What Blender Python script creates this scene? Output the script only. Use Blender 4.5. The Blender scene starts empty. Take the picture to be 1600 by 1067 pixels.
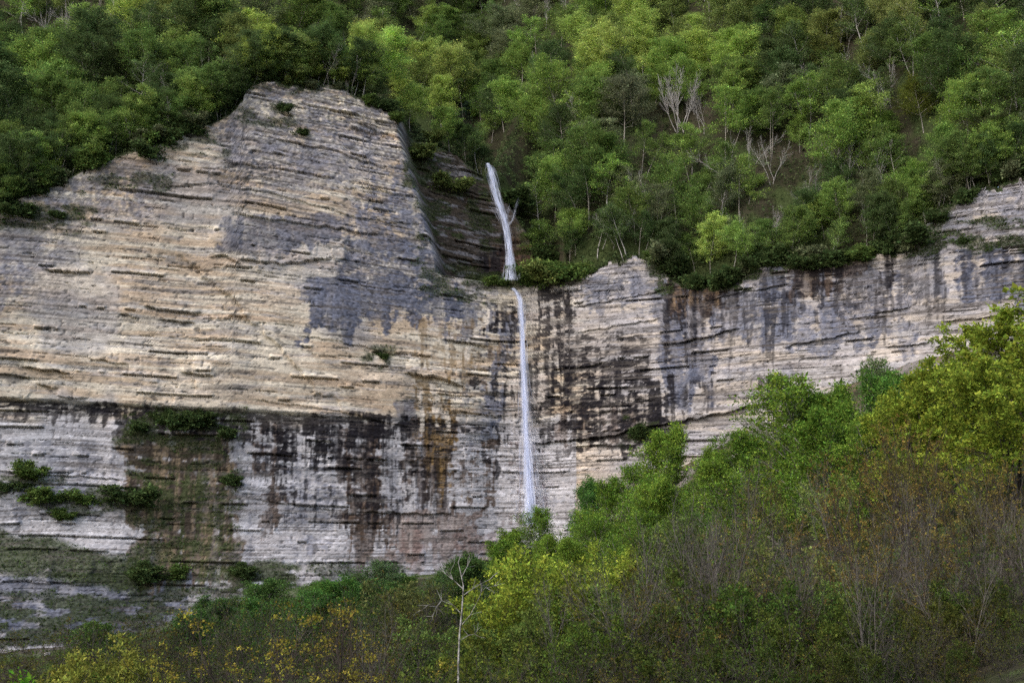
import bpy, math, random
import numpy as np

scene = bpy.context.scene
COL = scene.collection

# ------------------------------------------------------------------ camera, light, exposure
F_PX, PITCH = 2198.0, math.radians(9.0)          # focal length in photo pixels (1600 wide), upward tilt
cam_d = bpy.data.cameras.new('camera'); cam = bpy.data.objects.new('camera', cam_d); COL.objects.link(cam)
cam_d.sensor_width = 36.0; cam_d.lens = 36.0 * F_PX / 1600.0
cam_d.clip_start = 0.5; cam_d.clip_end = 6000
cam.location = (0, 0, 0); cam.rotation_euler = (math.radians(90) + PITCH, 0, 0)
scene.camera = cam

SUN_EL, SUN_AZ = math.radians(40), math.radians(-140)   # azimuth from +Y, clockwise: behind the camera's left shoulder
world = bpy.data.worlds.new('World'); scene.world = world; world.use_nodes = True
wn = world.node_tree; bg = wn.nodes['Background']
sky = wn.nodes.new('ShaderNodeTexSky'); sky.sky_type = 'NISHITA'; sky.sun_disc = False
sky.sun_elevation = SUN_EL; sky.sun_rotation = SUN_AZ; sky.air_density = 1.0; sky.dust_density = 3.0; sky.ozone_density = 1.0
wn.links.new(sky.outputs[0], bg.inputs[0]); bg.inputs[1].default_value = 0.15
sun_d = bpy.data.lights.new('sun', 'SUN'); sun = bpy.data.objects.new('sun', sun_d); COL.objects.link(sun)
sun_d.energy = 1.1; sun_d.angle = math.radians(90); sun_d.color = (1.0, 0.98, 0.955)
sx, sy, sz = math.sin(SUN_AZ)*math.cos(SUN_EL), math.cos(SUN_AZ)*math.cos(SUN_EL), math.sin(SUN_EL)
from mathutils import Vector
sun.rotation_euler = Vector((-sx, -sy, -sz)).to_track_quat('-Z', 'Y').to_euler()
sun.location = (0, 0, 300)

scene.view_settings.view_transform = 'Standard'; scene.view_settings.look = 'None'
scene.view_settings.gamma = 1; scene.view_settings.use_curve_mapping = False
scene.view_settings.exposure = 1.2
cy = scene.cycles
cy.max_bounces = 5; cy.diffuse_bounces = 3; cy.glossy_bounces = 1; cy.transmission_bounces = 3
cy.transparent_max_bounces = 48; cy.use_denoising = False; cy.sample_clamp_indirect = 4

# ------------------------------------------------------------------ numeric helpers
CP, SP = math.cos(PITCH), math.sin(PITCH)
def unproj(u, v, Y):
    """the point at depth Y (world y) seen at photo pixel (u, v)"""
    a = (np.asarray(u, float) - 800); b = 533.5 - np.asarray(v, float)
    dy = F_PX*CP - b*SP; dz = F_PX*SP + b*CP
    return a*Y/dy, dz*Y/dy
def proj(x, y, z):
    w = y*CP + z*SP; b = -y*SP + z*CP
    return 800 + F_PX*x/w, 533.5 - F_PX*b/w
def sm(x, a, b):
    t = np.clip((np.asarray(x, float)-a)/(b-a), 0, 1); return t*t*(3-2*t)
def hsh(ix, iy, seed):
    n = (ix.astype(np.int64)*374761393 + iy.astype(np.int64)*668265263 + int(seed)*1274126177) & 0xffffffff
    n = ((n ^ (n >> 13))*1274126177) & 0xffffffff
    n = ((n ^ (n >> 15))*2246822519) & 0xffffffff
    return ((n ^ (n >> 16)) & 0xffffff)/float(0xffffff)
def vn(x, y, seed=0):
    x, y = np.broadcast_arrays(np.asarray(x, float), np.asarray(y, float))
    ix, iy = np.floor(x), np.floor(y); fx, fy = x-ix, y-iy
    fx = fx*fx*(3-2*fx); fy = fy*fy*(3-2*fy)
    a, b = hsh(ix, iy, seed), hsh(ix+1, iy, seed); c, d = hsh(ix, iy+1, seed), hsh(ix+1, iy+1, seed)
    return (a*(1-fx)+b*fx)*(1-fy)+(c*(1-fx)+d*fx)*fy
def fbm(x, y, seed=0, oct=4, gain=.5):
    s, a, t = 0, 1., 0
    for o in range(oct):
        s = s + a*vn(np.asarray(x)*2**o+o*17.3, np.asarray(y)*2**o+o*9.1, seed+o*31); t += a; a *= gain
    return s/t

# ------------------------------------------------------------------ mesh / material helpers
def mesh(name, V, Q, mats, attrs=None, smooth=False, mi=None):
    """V (n,3) points, Q (m,3|4) faces"""
    me = bpy.data.meshes.new(name); V = np.asarray(V, np.float32); Q = np.asarray(Q, np.int32)
    k = Q.shape[1]
    me.vertices.add(len(V)); me.vertices.foreach_set('co', V.ravel())
    me.loops.add(Q.size); me.loops.foreach_set('vertex_index', Q.ravel())
    me.polygons.add(len(Q)); me.polygons.foreach_set('loop_start', np.arange(0, Q.size, k, dtype=np.int32))
    me.polygons.foreach_set('loop_total', np.full(len(Q), k, np.int32))
    if smooth: me.polygons.foreach_set('use_smooth', np.ones(len(Q), bool))
    if mi is not None: me.polygons.foreach_set('material_index', np.asarray(mi, np.int32))
    for m in (mats if isinstance(mats, (list, tuple)) else [mats]): me.materials.append(m)
    me.update(calc_edges=True)
    for n, (ty, data) in (attrs or {}).items():
        at = me.attributes.new(n, ty, 'POINT'); data = np.asarray(data, np.float32)
        at.data.foreach_set('color' if ty == 'FLOAT_COLOR' else 'value', data.ravel())
    return me
def obj(name, me, parent=None, loc=None, kind=None, label=None, cat=None, group=None, color=None):
    o = bpy.data.objects.new(name, me); COL.objects.link(o)
    if parent: o.parent = parent
    if loc is not None: o.location = loc
    if kind: o['kind'] = kind
    if label: o['label'] = label
    if cat: o['category'] = cat
    if group: o['group'] = group
    if color is not None: o.color = (*color, 1)
    return o
def mat_new(name):
    m = bpy.data.materials.new(name); m.use_nodes = True; nt = m.node_tree
    for n in list(nt.nodes): nt.nodes.remove(n)
    out = nt.nodes.new('ShaderNodeOutputMaterial')
    return m, nt, out
def nd(nt, t, **kw):
    n = nt.nodes.new(t)
    for k, v in kw.items(): setattr(n, k, v)
    return n

def leaf_material(name, transl=.35):
    m, nt, out = mat_new(name); L = nt.links
    oi = nd(nt, 'ShaderNodeObjectInfo'); at = nd(nt, 'ShaderNodeAttribute', attribute_name='tint')
    geo = nd(nt, 'ShaderNodeNewGeometry')
    hs = nd(nt, 'ShaderNodeHueSaturation'); L.new(oi.outputs['Color'], hs.inputs['Color'])
    mr = nd(nt, 'ShaderNodeMapRange'); mr.inputs[3].default_value = .47; mr.inputs[4].default_value = .53
    L.new(geo.outputs['Random Per Island'], mr.inputs[0]); L.new(mr.outputs[0], hs.inputs['Hue'])
    L.new(at.outputs['Fac'], hs.inputs['Value'])
    d = nd(nt, 'ShaderNodeBsdfDiffuse'); t = nd(nt, 'ShaderNodeBsdfTranslucent'); mx = nd(nt, 'ShaderNodeMixShader')
    L.new(hs.outputs[0], d.inputs[0]); L.new(hs.outputs[0], t.inputs[0]); mx.inputs[0].default_value = transl
    L.new(d.outputs[0], mx.inputs[1]); L.new(t.outputs[0], mx.inputs[2]); L.new(mx.outputs[0], out.inputs[0])
    return m
def bark_material(name, c0, c1, scale=3):
    m, nt, out = mat_new(name); L = nt.links
    tc = nd(nt, 'ShaderNodeTexCoord'); no = nd(nt, 'ShaderNodeTexNoise'); no.inputs['Scale'].default_value = scale
    no.inputs['Detail'].default_value = 5
    L.new(tc.outputs['Object'], no.inputs['Vector'])
    cr = nd(nt, 'ShaderNodeValToRGB'); cr.color_ramp.elements[0].position = .35; cr.color_ramp.elements[1].position = .65
    cr.color_ramp.elements[0].color = (*c0, 1); cr.color_ramp.elements[1].color = (*c1, 1)
    L.new(no.outputs[0], cr.inputs[0])
    d = nd(nt, 'ShaderNodeBsdfDiffuse'); L.new(cr.outputs[0], d.inputs[0]); L.new(d.outputs[0], out.inputs[0])
    return m
M_LEAF = leaf_material('leaf'); M_NEEDLE = leaf_material('needle', .1)
M_BARK = bark_material('grey_bark', (.10, .09, .075), (.26, .245, .22))
M_PALE = bark_material('pale_bark', (.17, .16, .155), (.36, .345, .33))
M_MIDB = bark_material('weathered_bark', (.042, .038, .034), (.115, .105, .094))
M_DULL = bark_material('dull_bark', (.022, .020, .018), (.066, .060, .052))
M_BROWN = bark_material('brown_bark', (.02, .017, .015), (.060, .050, .042))
M_BIRCH = bark_material('birch_bark', (.07, .065, .06), (.28, .27, .255), 5)

def color_attr_material(name, attr, noise_scale, bump, rough=.9, amp=.5, stretch=(1, 1, 3)):
    m, nt, out = mat_new(name); L = nt.links
    at = nd(nt, 'ShaderNodeAttribute', attribute_name=attr)
    tc = nd(nt, 'ShaderNodeTexCoord'); mp = nd(nt, 'ShaderNodeMapping'); mp.inputs['Scale'].default_value = stretch
    L.new(tc.outputs['Object'], mp.inputs[0])
    no = nd(nt, 'ShaderNodeTexNoise'); no.inputs['Scale'].default_value = noise_scale; no.inputs['Detail'].default_value = 6
    no.inputs['Roughness'].default_value = .7
    L.new(mp.outputs[0], no.inputs['Vector'])
    mr = nd(nt, 'ShaderNodeMapRange'); mr.inputs[1].default_value = .3; mr.inputs[2].default_value = .7
    mr.inputs[3].default_value = 1-amp; mr.inputs[4].default_value = 1+amp*.6
    L.new(no.outputs[0], mr.inputs[0])
    mul = nd(nt, 'ShaderNodeVectorMath', operation='SCALE'); L.new(at.outputs['Color'], mul.inputs[0]); L.new(mr.outputs[0], mul.inputs['Scale'])
    b = nd(nt, 'ShaderNodeBump'); b.inputs['Strength'].default_value = bump; b.inputs['Distance'].default_value = .3
    L.new(no.outputs[0], b.inputs['Height'])
    p = nd(nt, 'ShaderNodeBsdfDiffuse'); p.inputs['Roughness'].default_value = .6
    L.new(mul.outputs[0], p.inputs[0]); L.new(b.outputs[0], p.inputs['Normal'])
    L.new(p.outputs[0], out.inputs[0])
    return m

# ================================================================== THE CLIFF
XS_P = np.array([-420, -300, -240, -180, -127, -95, -70, -48, -30, -14, -4, 3, 12, 26, 45, 80, 120, 150, 200, 280, 420], float)
YS_P = np.array([ 290,  305,  316,  330,  345, 356, 366, 377, 386, 394, 401, 402, 398, 391, 384, 366, 343, 325, 300, 265, 215], float)
def plan(x):
    x = np.asarray(x, float)
    return (np.interp(x-4, XS_P, YS_P)+np.interp(x, XS_P, YS_P)*2+np.interp(x+4, XS_P, YS_P))/4
def px_curve(pts, behind=0.):
    P = np.array(pts, float); Y = np.full(len(P), 370.)
    for _ in range(20):
        x, z = unproj(P[:, 0], P[:, 1], Y); Y = plan(x)+behind
    return x, z
RIM = [(-500, 520), (-200, 420), (-60, 360), (0, 316), (60, 294), (100, 280), (130, 262), (200, 236), (250, 212), (300, 188), (335, 178), (366, 158), (384, 128),
       (400, 119), (440, 122), (470, 130), (530, 131), (560, 145), (600, 168), (640, 181), (690, 190), (722, 215), (745, 240), (762, 254), (780, 262),
       (800, 300), (822, 335), (850, 395), (880, 430), (915, 425), (950, 408), (990, 394), (1030, 402), (1055, 432), (1100, 445), (1150, 430),
       (1190, 405), (1250, 408), (1330, 402), (1420, 385), (1445, 345), (1490, 318), (1545, 290), (1600, 263), (1800, 200), (2100, 120)]
BASE = [(-500, 1010), (0, 1000), (200, 985), (330, 950), (450, 915), (560, 900), (700, 890), (800, 868), (860, 850), (930, 815), (985, 775), (1080, 715),
        (1200, 655), (1320, 600), (1450, 560), (1600, 520), (1800, 470), (2100, 420)]
rx, rz = px_curve(RIM); bx_, bz_ = px_curve(BASE)
zrim0 = lambda x: np.interp(x, rx, rz)
def zrim(x): return (zrim0(x-1.2)+zrim0(x)+zrim0(x+1.2))/3 + (hsh(np.floor(np.asarray(x)/1.7+vn(np.asarray(x), 0, 3)), np.zeros(np.shape(x)), 5)-.5)*1.5 + (vn(np.asarray(x)/9, 0, 6)-.5)*2.4
zbase = lambda x: np.interp(x, bx_, bz_) - 4

def alcove(x, z):
    xl = -21 - 9*np.clip((z-85)/30, 0, 1.2)
    return sm(z, 80.5, 83.5)*sm(x, xl-1.0, xl+2.2)*(1-sm(x, 9, 22))
LEDGES = [([(363, 333), (480, 350), (590, 368)], 5, .9), ([(255, 290), (330, 285), (420, 300), (560, 340), (640, 352)], 3, .6), ([(565, 292), (650, 310), (668, 314)], 4, .9), ([(228, 480), (312, 490)], 7, 1.7),
    ([(188, 491), (214, 496)], 6, 1.3), ([(250, 499), (302, 505)], 5, 1.2), ([(288, 582), (334, 587)], 9, 1.5), ([(38, 574), (106, 582)], 7, 1.7), ([(72, 421), (142, 425)], 6, 1.3), ([(375, 405), (440, 413), (520, 404)], 6, 1.2), ([(330, 401), (352, 400), (378, 413)], 5, 1.1),
    ([(470, 524), (590, 547), (640, 560)], 3, .6), ([(400, 625), (520, 640), (640, 668)], 3, .6), ([(695, 531), (762, 540)], 7, 1.5), ([(636, 584), (690, 588), (722, 603)], 12, 2.0), ([(0, 585), (50, 592)], 6, 1.2), ([(90, 618), (135, 622)], 5, 1.0), ([(140, 560), (200, 570)], 5, 1.0), ([(60, 600), (90, 606)], 5, 1.2),
    ([(1036, 539), (1090, 529), (1152, 514)], 6, 1.4), ([(870, 577), (946, 565)], 5, 1.0), ([(835, 692), (960, 681), (1002, 660)], 9, 1.8), ([(1010, 668), (1090, 652), (1215, 626)], 9, 2.0), ([(1368, 488), (1422, 480)], 5, 1.1), ([(1225, 542), (1335, 520)], 5, 1.0), ([(1480, 501), (1565, 492)], 5, 1.2), ([(1385, 541), (1452, 535)], 5, 1.1),
    ([(400, 780), (520, 796)], 3, .7), ([(572, 799), (705, 803)], 6, 1.2), ([(700, 640), (792, 651)], 4, .9), ([(0, 737), (190, 748)], 5, .9), ([(350, 250), (440, 262), (520, 276)], 4, .8), ([(430, 215), (520, 232), (600, 262)], 4, .8), ([(560, 190), (640, 222)], 4, .9), ([(1100, 470), (1230, 445)], 4, .7), ([(900, 480), (1040, 452)], 4, .8), ([(900, 520), (1030, 497)], 4, .7)]
BND = np.random.RandomState(3)
thin = np.cumsum(BND.gamma(2.2, .30, 700)+.16)-60
thick = np.cumsum(BND.gamma(3.0, 1.1, 120)+.9)-60
def bed(x, z):
    return z + .09*np.clip(x+70, 0, 60)*sm(z, 62, 96)*(x < 8) + (fbm(x/40, z/60, 61, 3)-.5)*2.6 + .018*np.clip(x-10, 0, 200)*0
def cliff_Y(x, z, detail=True):
    Y = plan(x) + alcove(x, z)*19.0
    b = bed(x, z)
    lw = 1-sm(x, -60, -30)      # weight of the left part
    mid = 1-sm(x, 28, 60)
    prof = np.interp(b, [-30, -14, -8, -2, 8, 20, 22, 30, 33.5, 37, 39.0, 40, 52, 70, 90, 130],
                        [-13, -12, -9, -7, -1.5, -.5, .8, .8, .9, 1.6, 2.0, 0, -.6, 0, 1.0, 3.5])
    Y = Y + prof*(.35+.65*lw)*mid + (1-mid)*np.interp(b, [30, 50, 53, 80, 100], [0, 0, 0.7, 1.2, 4])
    # left grass bench and vegetated gully below the dark band
    Y = Y + (fbm(x/34, z/70, 11, 3)-.5)*7 + (fbm(x/12, z/20, 12, 2)-.5)*2.0
    g = np.exp(-((x+88)/9.)**2)*(1-sm(b, 33, 40)); Y = Y + g*1.6
    if not detail: return Y
    u, v = proj(x, plan(x), z)
    def reg(a, b, c, d, e=40): return sm(u, a-e, a+e)*(1-sm(u, b-e, b+e))*sm(v, c-e*.6, c+e*.6)*(1-sm(v, d-e*.6, d+e*.6))
    R = .22 + np.clip(reg(-200, 350, 470, 640)*.85+reg(300, 730, 120, 320)*.7+reg(380, 560, 370, 425, 20)*.8+reg(870, 1050, 380, 480)*.7+reg(1260, 1900, 440, 620)*.75+reg(1400, 1900, 150, 390)*.9
        + reg(640, 810, 540, 720, 25)*.8+reg(-200, 400, 740, 1010)*.7+reg(820, 1010, 560, 720)*.7+alcove(x, z)*.8+reg(400, 800, 690, 900)*.25, 0, 1.1)
    R = .42*R*(.45+1.0*sm(fbm(x/18, z/11, 14, 3), .38, .62))
    it = np.searchsorted(thick, b); jn = np.searchsorted(thin, b)
    wx = x + (fbm(x/2.5, z/2.5, 19, 3)-.5)*2.4
    # beds broken into blocks of uneven length, some fallen away
    bw = 3.5+9*hsh(it, it*0, 5); c1 = np.floor(wx/bw + hsh(it, it*0+3, 6)*9)
    Y = Y + (hsh(c1, it, 31)-.5)*1.9*R + (fbm(x/13, it*7.77, 21, 3)-.5)*1.8*R
    bw2 = 1.4+5*hsh(jn, jn*0, 15); c2 = np.floor(wx/bw2 + hsh(jn, jn*0+3, 16)*9)
    Y = Y + (hsh(c2, jn, 33)-.5)*.75*R + (fbm(x/4, jn*5.31, 22, 2)-.5)*.5*R
    Y = Y + (hsh(np.floor(wx/1.6), np.floor(b/.45), 35)-.5)*.20*(R+.05)
    # diagonal fresh scar where a slab came off the left wall
    dg = (v-440)-(u-330)*1.0+(fbm(x/3, z/3, 18, 3)-.5)*40
    Y = Y + 1.3*sm(dg, -4, 4)*np.exp(-np.clip(dg, 0, None)/110)*reg(200, 640, 400, 640, 30)
    # open bedding cracks / undercut beds, broken along their length
    fr = b - thin[np.clip(jn-1, 0, len(thin)-1)]
    pick = (hsh(jn, jn*0, 41) > .40) & (fbm(x/4.5, jn*3.3, 42, 3)+.16*R > .68) & (fr < .12+.3*hsh(jn, jn*0, 44))
    Y = Y + pick*.6
    big = b - thick[np.clip(it-1, 0, len(thick)-1)]
    pk2 = (fbm(x/9, it*2.3, 43, 3)+.10*R > .65) & (big < .40)
    Y = Y + pk2*1.0 - (fbm(x/9, it*2.3, 43, 3)+.10*R > .64)*sm(big, .45, .5)*(1-sm(big, .5, 1.8))*.7
    # pits
    Y = Y + sm(vn(x/.8, z/.6, 57), .80, .9)*.5*(.3+R)
    # the ledges and undercuts one can make out from below: (line, reach below in px, depth m)
    for line, th, dp in LEDGES:
        lu, lv_ = [p[0] for p in line], [p[1] for p in line]
        e = sm(u, lu[0]-6, lu[0]+8)*(1-sm(u, lu[-1]-8, lu[-1]+6)); dv = v-np.interp(u, lu, lv_)-(fbm(x/2.2, x*0, 58+int(lu[0]), 3)-.5)*6
        Y = Y + e*dp*((dv > 0)*np.exp(-np.clip(dv, 0, None)/th) - .55*(dv <= 0)*np.exp(np.clip(dv, None, 0)/(th*1.3)))
    # square hollow at the foot of the right wall
    Y = Y + ((np.abs(u-1212) < 13) & (v > 588) & (v < 650))*4.0
    return Y

NX, NZ = 1210, 640
gx = np.concatenate([np.linspace(-420, -152, 61)[:-1], np.linspace(-152, 158, NX-120), np.linspace(158, 420, 61)[1:]])
NX = len(gx)
tt = np.linspace(0, 1, NZ)
ZR = zrim(gx); ZB = zbase(gx)
X = np.repeat(gx[None, :], NZ, 0); Z = ZB[None, :] + (ZR-ZB)[None, :]*tt[:, None]
top = sm(ZR[None, :]-Z, 1.6, 0)
Yc = cliff_Y(X, Z) + top*2.0
U, V_ = proj(X, Yc, Z)
SH = X.shape
B = bed(X, Z)

# ---- the colours on the rock: beds, lichen, seep stains, tufa, moss, painted shade at the lower-left foot (masks authored by where they sit on the wall)
wu = U + (fbm(X/6, Z/6, 71, 3)-.5)*46 + (fbm(X/40, Z/9, 73, 3)-.5)*44; wv = V_ + (fbm(X/7, Z/5, 72, 3)-.5)*34
jn = np.searchsorted(thin, B); it = np.searchsorted(thick, B)
n_h = fbm(X/16, B/1.3, 81, 5); n_b = fbm(X/22, Z/16, 82, 4); n_f = fbm(X/1.6, Z/.9, 83, 3); n_s = fbm(X/1.1, Z/14, 84, 4); n_s2 = fbm(X/2.6, Z/26, 85, 4)
n_sp = fbm(X/.9, Z/.7, 86, 2)
def lerp(c, d, w): return c + (np.asarray(d) - c)*np.clip(w, 0, 1)[..., None]
tan, cream, lav, gry = (.43, .348, .262), (.59, .54, .455), (.335, .335, .365), (.30, .295, .315)
C = np.zeros(SH+(3,)) + np.array(tan)
C = lerp(C, cream, sm(n_h, .36, .58)*.9)
C = lerp(C, (.40, .30, .22), sm(fbm(X/19, B/2.2, 87, 4), .54, .66)*.5)
C = lerp(C, (.30, .295, .315), sm(fbm(X/8, B/1.1, 89, 5, .6), .56, .62)*.5)
C = lerp(C, gry, sm(n_b, .5, .62)*.55)
low = sm(wv, 640, 672)*(U < 900); C = lerp(C, lav, low*.85)
C = lerp(C, (.45, .445, .475), low*sm(n_h, .5, .66)*.7)
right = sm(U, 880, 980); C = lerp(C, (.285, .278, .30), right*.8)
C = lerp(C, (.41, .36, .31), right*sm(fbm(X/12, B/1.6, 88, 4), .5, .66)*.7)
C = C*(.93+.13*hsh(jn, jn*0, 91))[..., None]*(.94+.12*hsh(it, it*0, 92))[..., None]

jnB = jn
def region(u0, u1, v0, v1, eu=14, ev=14, a=wu, b=wv):
    return sm(a, u0-eu, u0+eu)*(1-sm(a, u1-eu, u1+eu))*sm(b, v0-ev, v0+ev)*(1-sm(b, v1-ev, v1+ev))
def streaks(u0, u1, v0, v1, thr=.5, seed=0, dens=1., drip=.8, eu=9, fine=1., banded=.28):
    """streak mask for seep stains and painted shade: sharp top, ragged drips at its foot"""
    k = (U > u0-eu-30) & (U < u1+eu+30) & (V_ > v0-20) & (V_ < v1+(v1-v0)*.3+20)
    ri, ci = np.where(k.any(1))[0], np.where(k.any(0))[0]
    full = np.zeros(SH)
    if not len(ri): return full
    W = (slice(ri[0], ri[-1]+1), slice(ci[0], ci[-1]+1)); x, z, v, a, b = X[W], Z[W], V_[W], wu[W], B[W]
    m_e = 0; length = v0 + (v1-v0)*(1-drip + drip*1.5*fbm(x/2.4*fine, seed*3.1, 101+seed, 3))
    m = sm(a, u0-eu, u0+eu)*(1-sm(a, u1-eu, u1+eu))*sm(v+(vn(x/4, 0, seed)-.5)*14, v0-4, v0+4)*(1-sm(v, length-10, length+10))
    n = fbm(x/1.5*fine, z/13, 111+seed, 5, .62)*(1-banded)+fbm(x/3.2, b/.7, 411+seed, 5, .65)*banded
    n = n+(n_f[W]-.5)*.34+(n_sp[W]-.5)*.16+(hsh(jnB[W], jnB[W]*0, 93)-.5)*.10
    full[W] = sm(n+(np.clip(m, 0, 1)-1)*.30, thr-.075, thr+.045)*sm(m, 0, .12)*dens*(.72+.28*sm(n_s2[W]+n_f[W]*.3-.15, .38, .55))
    return full
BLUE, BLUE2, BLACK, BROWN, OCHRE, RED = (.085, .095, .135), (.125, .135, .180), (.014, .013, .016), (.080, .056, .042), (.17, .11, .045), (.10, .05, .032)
# weathered speckle of the upper shoulder
spk = sm(n_sp*.5+n_f*.5, .46, .56)
up = np.clip(region(330, 720, 60, 300, 30, 40)*.8 + region(-50, 260, 250, 345, 30, 25)*.7 + region(560, 780, 300, 470, 30, 30)*.85 + region(-60, 120, 330, 480, 30, 30)*.6
             + region(900, 1060, 380, 470, 20, 20)*.6 + region(1420, 1700, 180, 400, 20, 20)*.75, 0, 1)
C = lerp(C, (.15, .15, .18), up*spk*.85)
C = lerp(C, BLUE2, up*sm(fbm(X/5, Z/4, 120, 4), .5, .6)*.6)
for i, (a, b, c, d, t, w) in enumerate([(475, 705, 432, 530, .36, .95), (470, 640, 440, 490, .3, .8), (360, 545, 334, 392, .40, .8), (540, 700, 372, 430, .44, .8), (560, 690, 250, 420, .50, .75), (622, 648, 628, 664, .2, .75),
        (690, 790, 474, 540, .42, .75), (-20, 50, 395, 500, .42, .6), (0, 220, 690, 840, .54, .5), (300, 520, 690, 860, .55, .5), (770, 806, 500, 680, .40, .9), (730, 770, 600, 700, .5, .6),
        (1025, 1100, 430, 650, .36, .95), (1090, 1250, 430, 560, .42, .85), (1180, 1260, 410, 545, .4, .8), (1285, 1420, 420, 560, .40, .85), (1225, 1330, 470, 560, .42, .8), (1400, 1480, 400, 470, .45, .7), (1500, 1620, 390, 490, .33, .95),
        (900, 1010, 430, 505, .4, .7), (1120, 1240, 560, 630, .52, .5), (780, 900, 740, 800, .55, .4), (450, 700, 700, 900, .56, .45), (-60, 300, 900, 985, .25, .8), (-60, 260, 940, 1010, .3, .8), (0, 160, 180, 320, .4, .4)]):  # lower-left patches: shade painted over the dark rock of the cliff foot
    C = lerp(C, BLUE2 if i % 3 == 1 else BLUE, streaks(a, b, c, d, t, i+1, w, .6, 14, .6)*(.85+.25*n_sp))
# brown and ochre seep curtains
for i, (a, b, c, d, t, w, col) in enumerate([(520, 600, 668, 850, .40, .95, BROWN), (548, 580, 660, 900, .30, .9, BROWN), (630, 712, 650, 820, .40, .9, BROWN), (600, 745, 802, 880, .28, .8, (.15, .105, .085)), (655, 705, 585, 770, .42, .75, OCHRE), (690, 706, 620, 800, .3, .8, OCHRE),
        (205, 365, 672, 930, .30, .9, (.10, .072, .05)), (400, 440, 660, 850, .47, .9, BROWN), (430, 470, 655, 800, .5, .9, BLACK), (735, 775, 690, 800, .52, .9, BROWN), (715, 745, 700, 800, .54, .8, BROWN),
        (1045, 1130, 425, 500, .36, .95, BROWN), (1225, 1330, 405, 470, .36, .9, BROWN), (880, 1000, 632, 705, .46, .75, (.12, .075, .05)), (720, 800, 540, 620, .55, .6, OCHRE), (640, 760, 500, 600, .53, .6, OCHRE), (750, 800, 850, 900, .2, .6, (.19, .13, .12)),
        (600, 800, 830, 900, .45, .5, (.2, .14, .13)), (790, 850, 690, 830, .52, .7, (.13, .1, .1))]):
    C = lerp(C, col, streaks(a, b, c, d, t, 40+i, w, .55, 16, 1.2))
for i, (a, b, c, d, t, w, col) in enumerate([(205, 365, 690, 930, .47, .8, (.19, .145, .095)), (205, 365, 672, 900, .50, .85, (.03, .025, .022)), (205, 365, 740, 930, .52, .7, (.055, .07, .03)), (1045, 1130, 425, 500, .47, .9, BLACK), (1045, 1130, 425, 490, .53, .7, (.24, .17, .11)), (1225, 1330, 405, 470, .47, .85, BLACK),
        (520, 600, 668, 850, .50, .85, BLACK), (630, 712, 650, 820, .52, .8, BLACK), (600, 745, 802, 880, .50, .6, (.30, .27, .26)), (1050, 1250, 420, 560, .50, .7, BLACK), (1280, 1480, 400, 520, .52, .7, BLACK), (1500, 1620, 390, 470, .5, .6, BLACK), (400, 640, 660, 820, .55, .8, BLACK)]):
    C = lerp(C, col, streaks(a, b, c, d, t, 200+i, w, .7, 14, 1.7, .15))
# black seeps
bl = 39.6-3.4*fbm(X/1.0, X*0, 131, 4)-1.5*fbm(X/14, X*0, 132, 2)
band = sm(B, bl-.5, bl+.4)*(1-sm(B, 39.0, 39.9))*(U < 790)*sm(fbm(X/3, B/.6, 130, 4), .40, .48)
C = lerp(C, BLACK, band*.92)
for i, (a, b, c, d, t, w, dr) in enumerate([(360, 650, 648, 715, .44, .95, .8), (0, 240, 630, 665, .50, .9, .7), (180, 380, 640, 700, .42, .9, .6), (826, 900, 445, 600, .46, .95, .6), (826, 1000, 560, 690, .47, .95, .4), (830, 960, 540, 640, .50, .9, .6), (840, 1040, 620, 720, .47, .95, .3), (880, 1010, 520, 640, .53, .9, .6),
        (990, 1062, 590, 680, .42, .95, .5), (1000, 1060, 650, 700, .40, .9, .3), (1036, 1062, 430, 570, .44, .9, .6), (1060, 1085, 500, 580, .46, .85, .6), (755, 802, 478, 520, .44, .95, .8), (790, 812, 480, 720, .45, .85, .5), (738, 770, 588, 625, .47, .9, .8),
        (1100, 1122, 585, 645, .38, .95, .5), (1168, 1180, 590, 625, .35, .95, .5), (1186, 1200, 590, 620, .35, .95, .5), (1372, 1396, 395, 475, .38, .95, .6), (1130, 1150, 425, 500, .45, .8, .7), (1320, 1345, 430, 510, .47, .8, .7), (1240, 1262, 420, 500, .47, .8, .7),
        (515, 560, 655, 720, .45, .9, .7), (640, 655, 655, 760, .46, .85, .6), (690, 712, 690, 740, .42, .8, .6), (765, 782, 670, 760, .48, .85, .6), (460, 520, 660, 760, .54, .9, .8), (560, 640, 690, 800, .56, .8, .7)]):
    C = lerp(C, BLACK, streaks(a, b, c, d, t, 70+i, w, dr, 9, 1.7, .55 if a > 815 and a < 900 else .3))
# arch-shaped stain
ea = np.hypot((U-1087)/22, (V_-625)/34); C = lerp(C, BLACK, sm(ea+(n_f-.5)*.5, .60, .72)*(1-sm(ea+(n_f-.5)*.5, .92, 1.1))*(1-sm(V_, 622, 652))*sm(n_s, .36, .5)*.85); C = lerp(C, BLUE, np.exp(-((ea-1.15)/.22)**2)*.6*(V_ < 640))
# dark square hollow and pale fresh scars
C = lerp(C, (.6, .52, .42), region(60, 165, 424, 462, 8, 6)*.5 + region(250, 345, 585, 640, 5, 8)*.5 + region(380, 480, 540, 640, 40, 40)*.25)
for i, (a, b, c, d) in enumerate([(660, 668, 600, 690), (687, 700, 600, 680), (738, 748, 485, 560)]):
    C = lerp(C, (.62, .56, .49), streaks(a, b, c, d, .40, 140+i, .8, .4, 4, 1.5))
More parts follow.
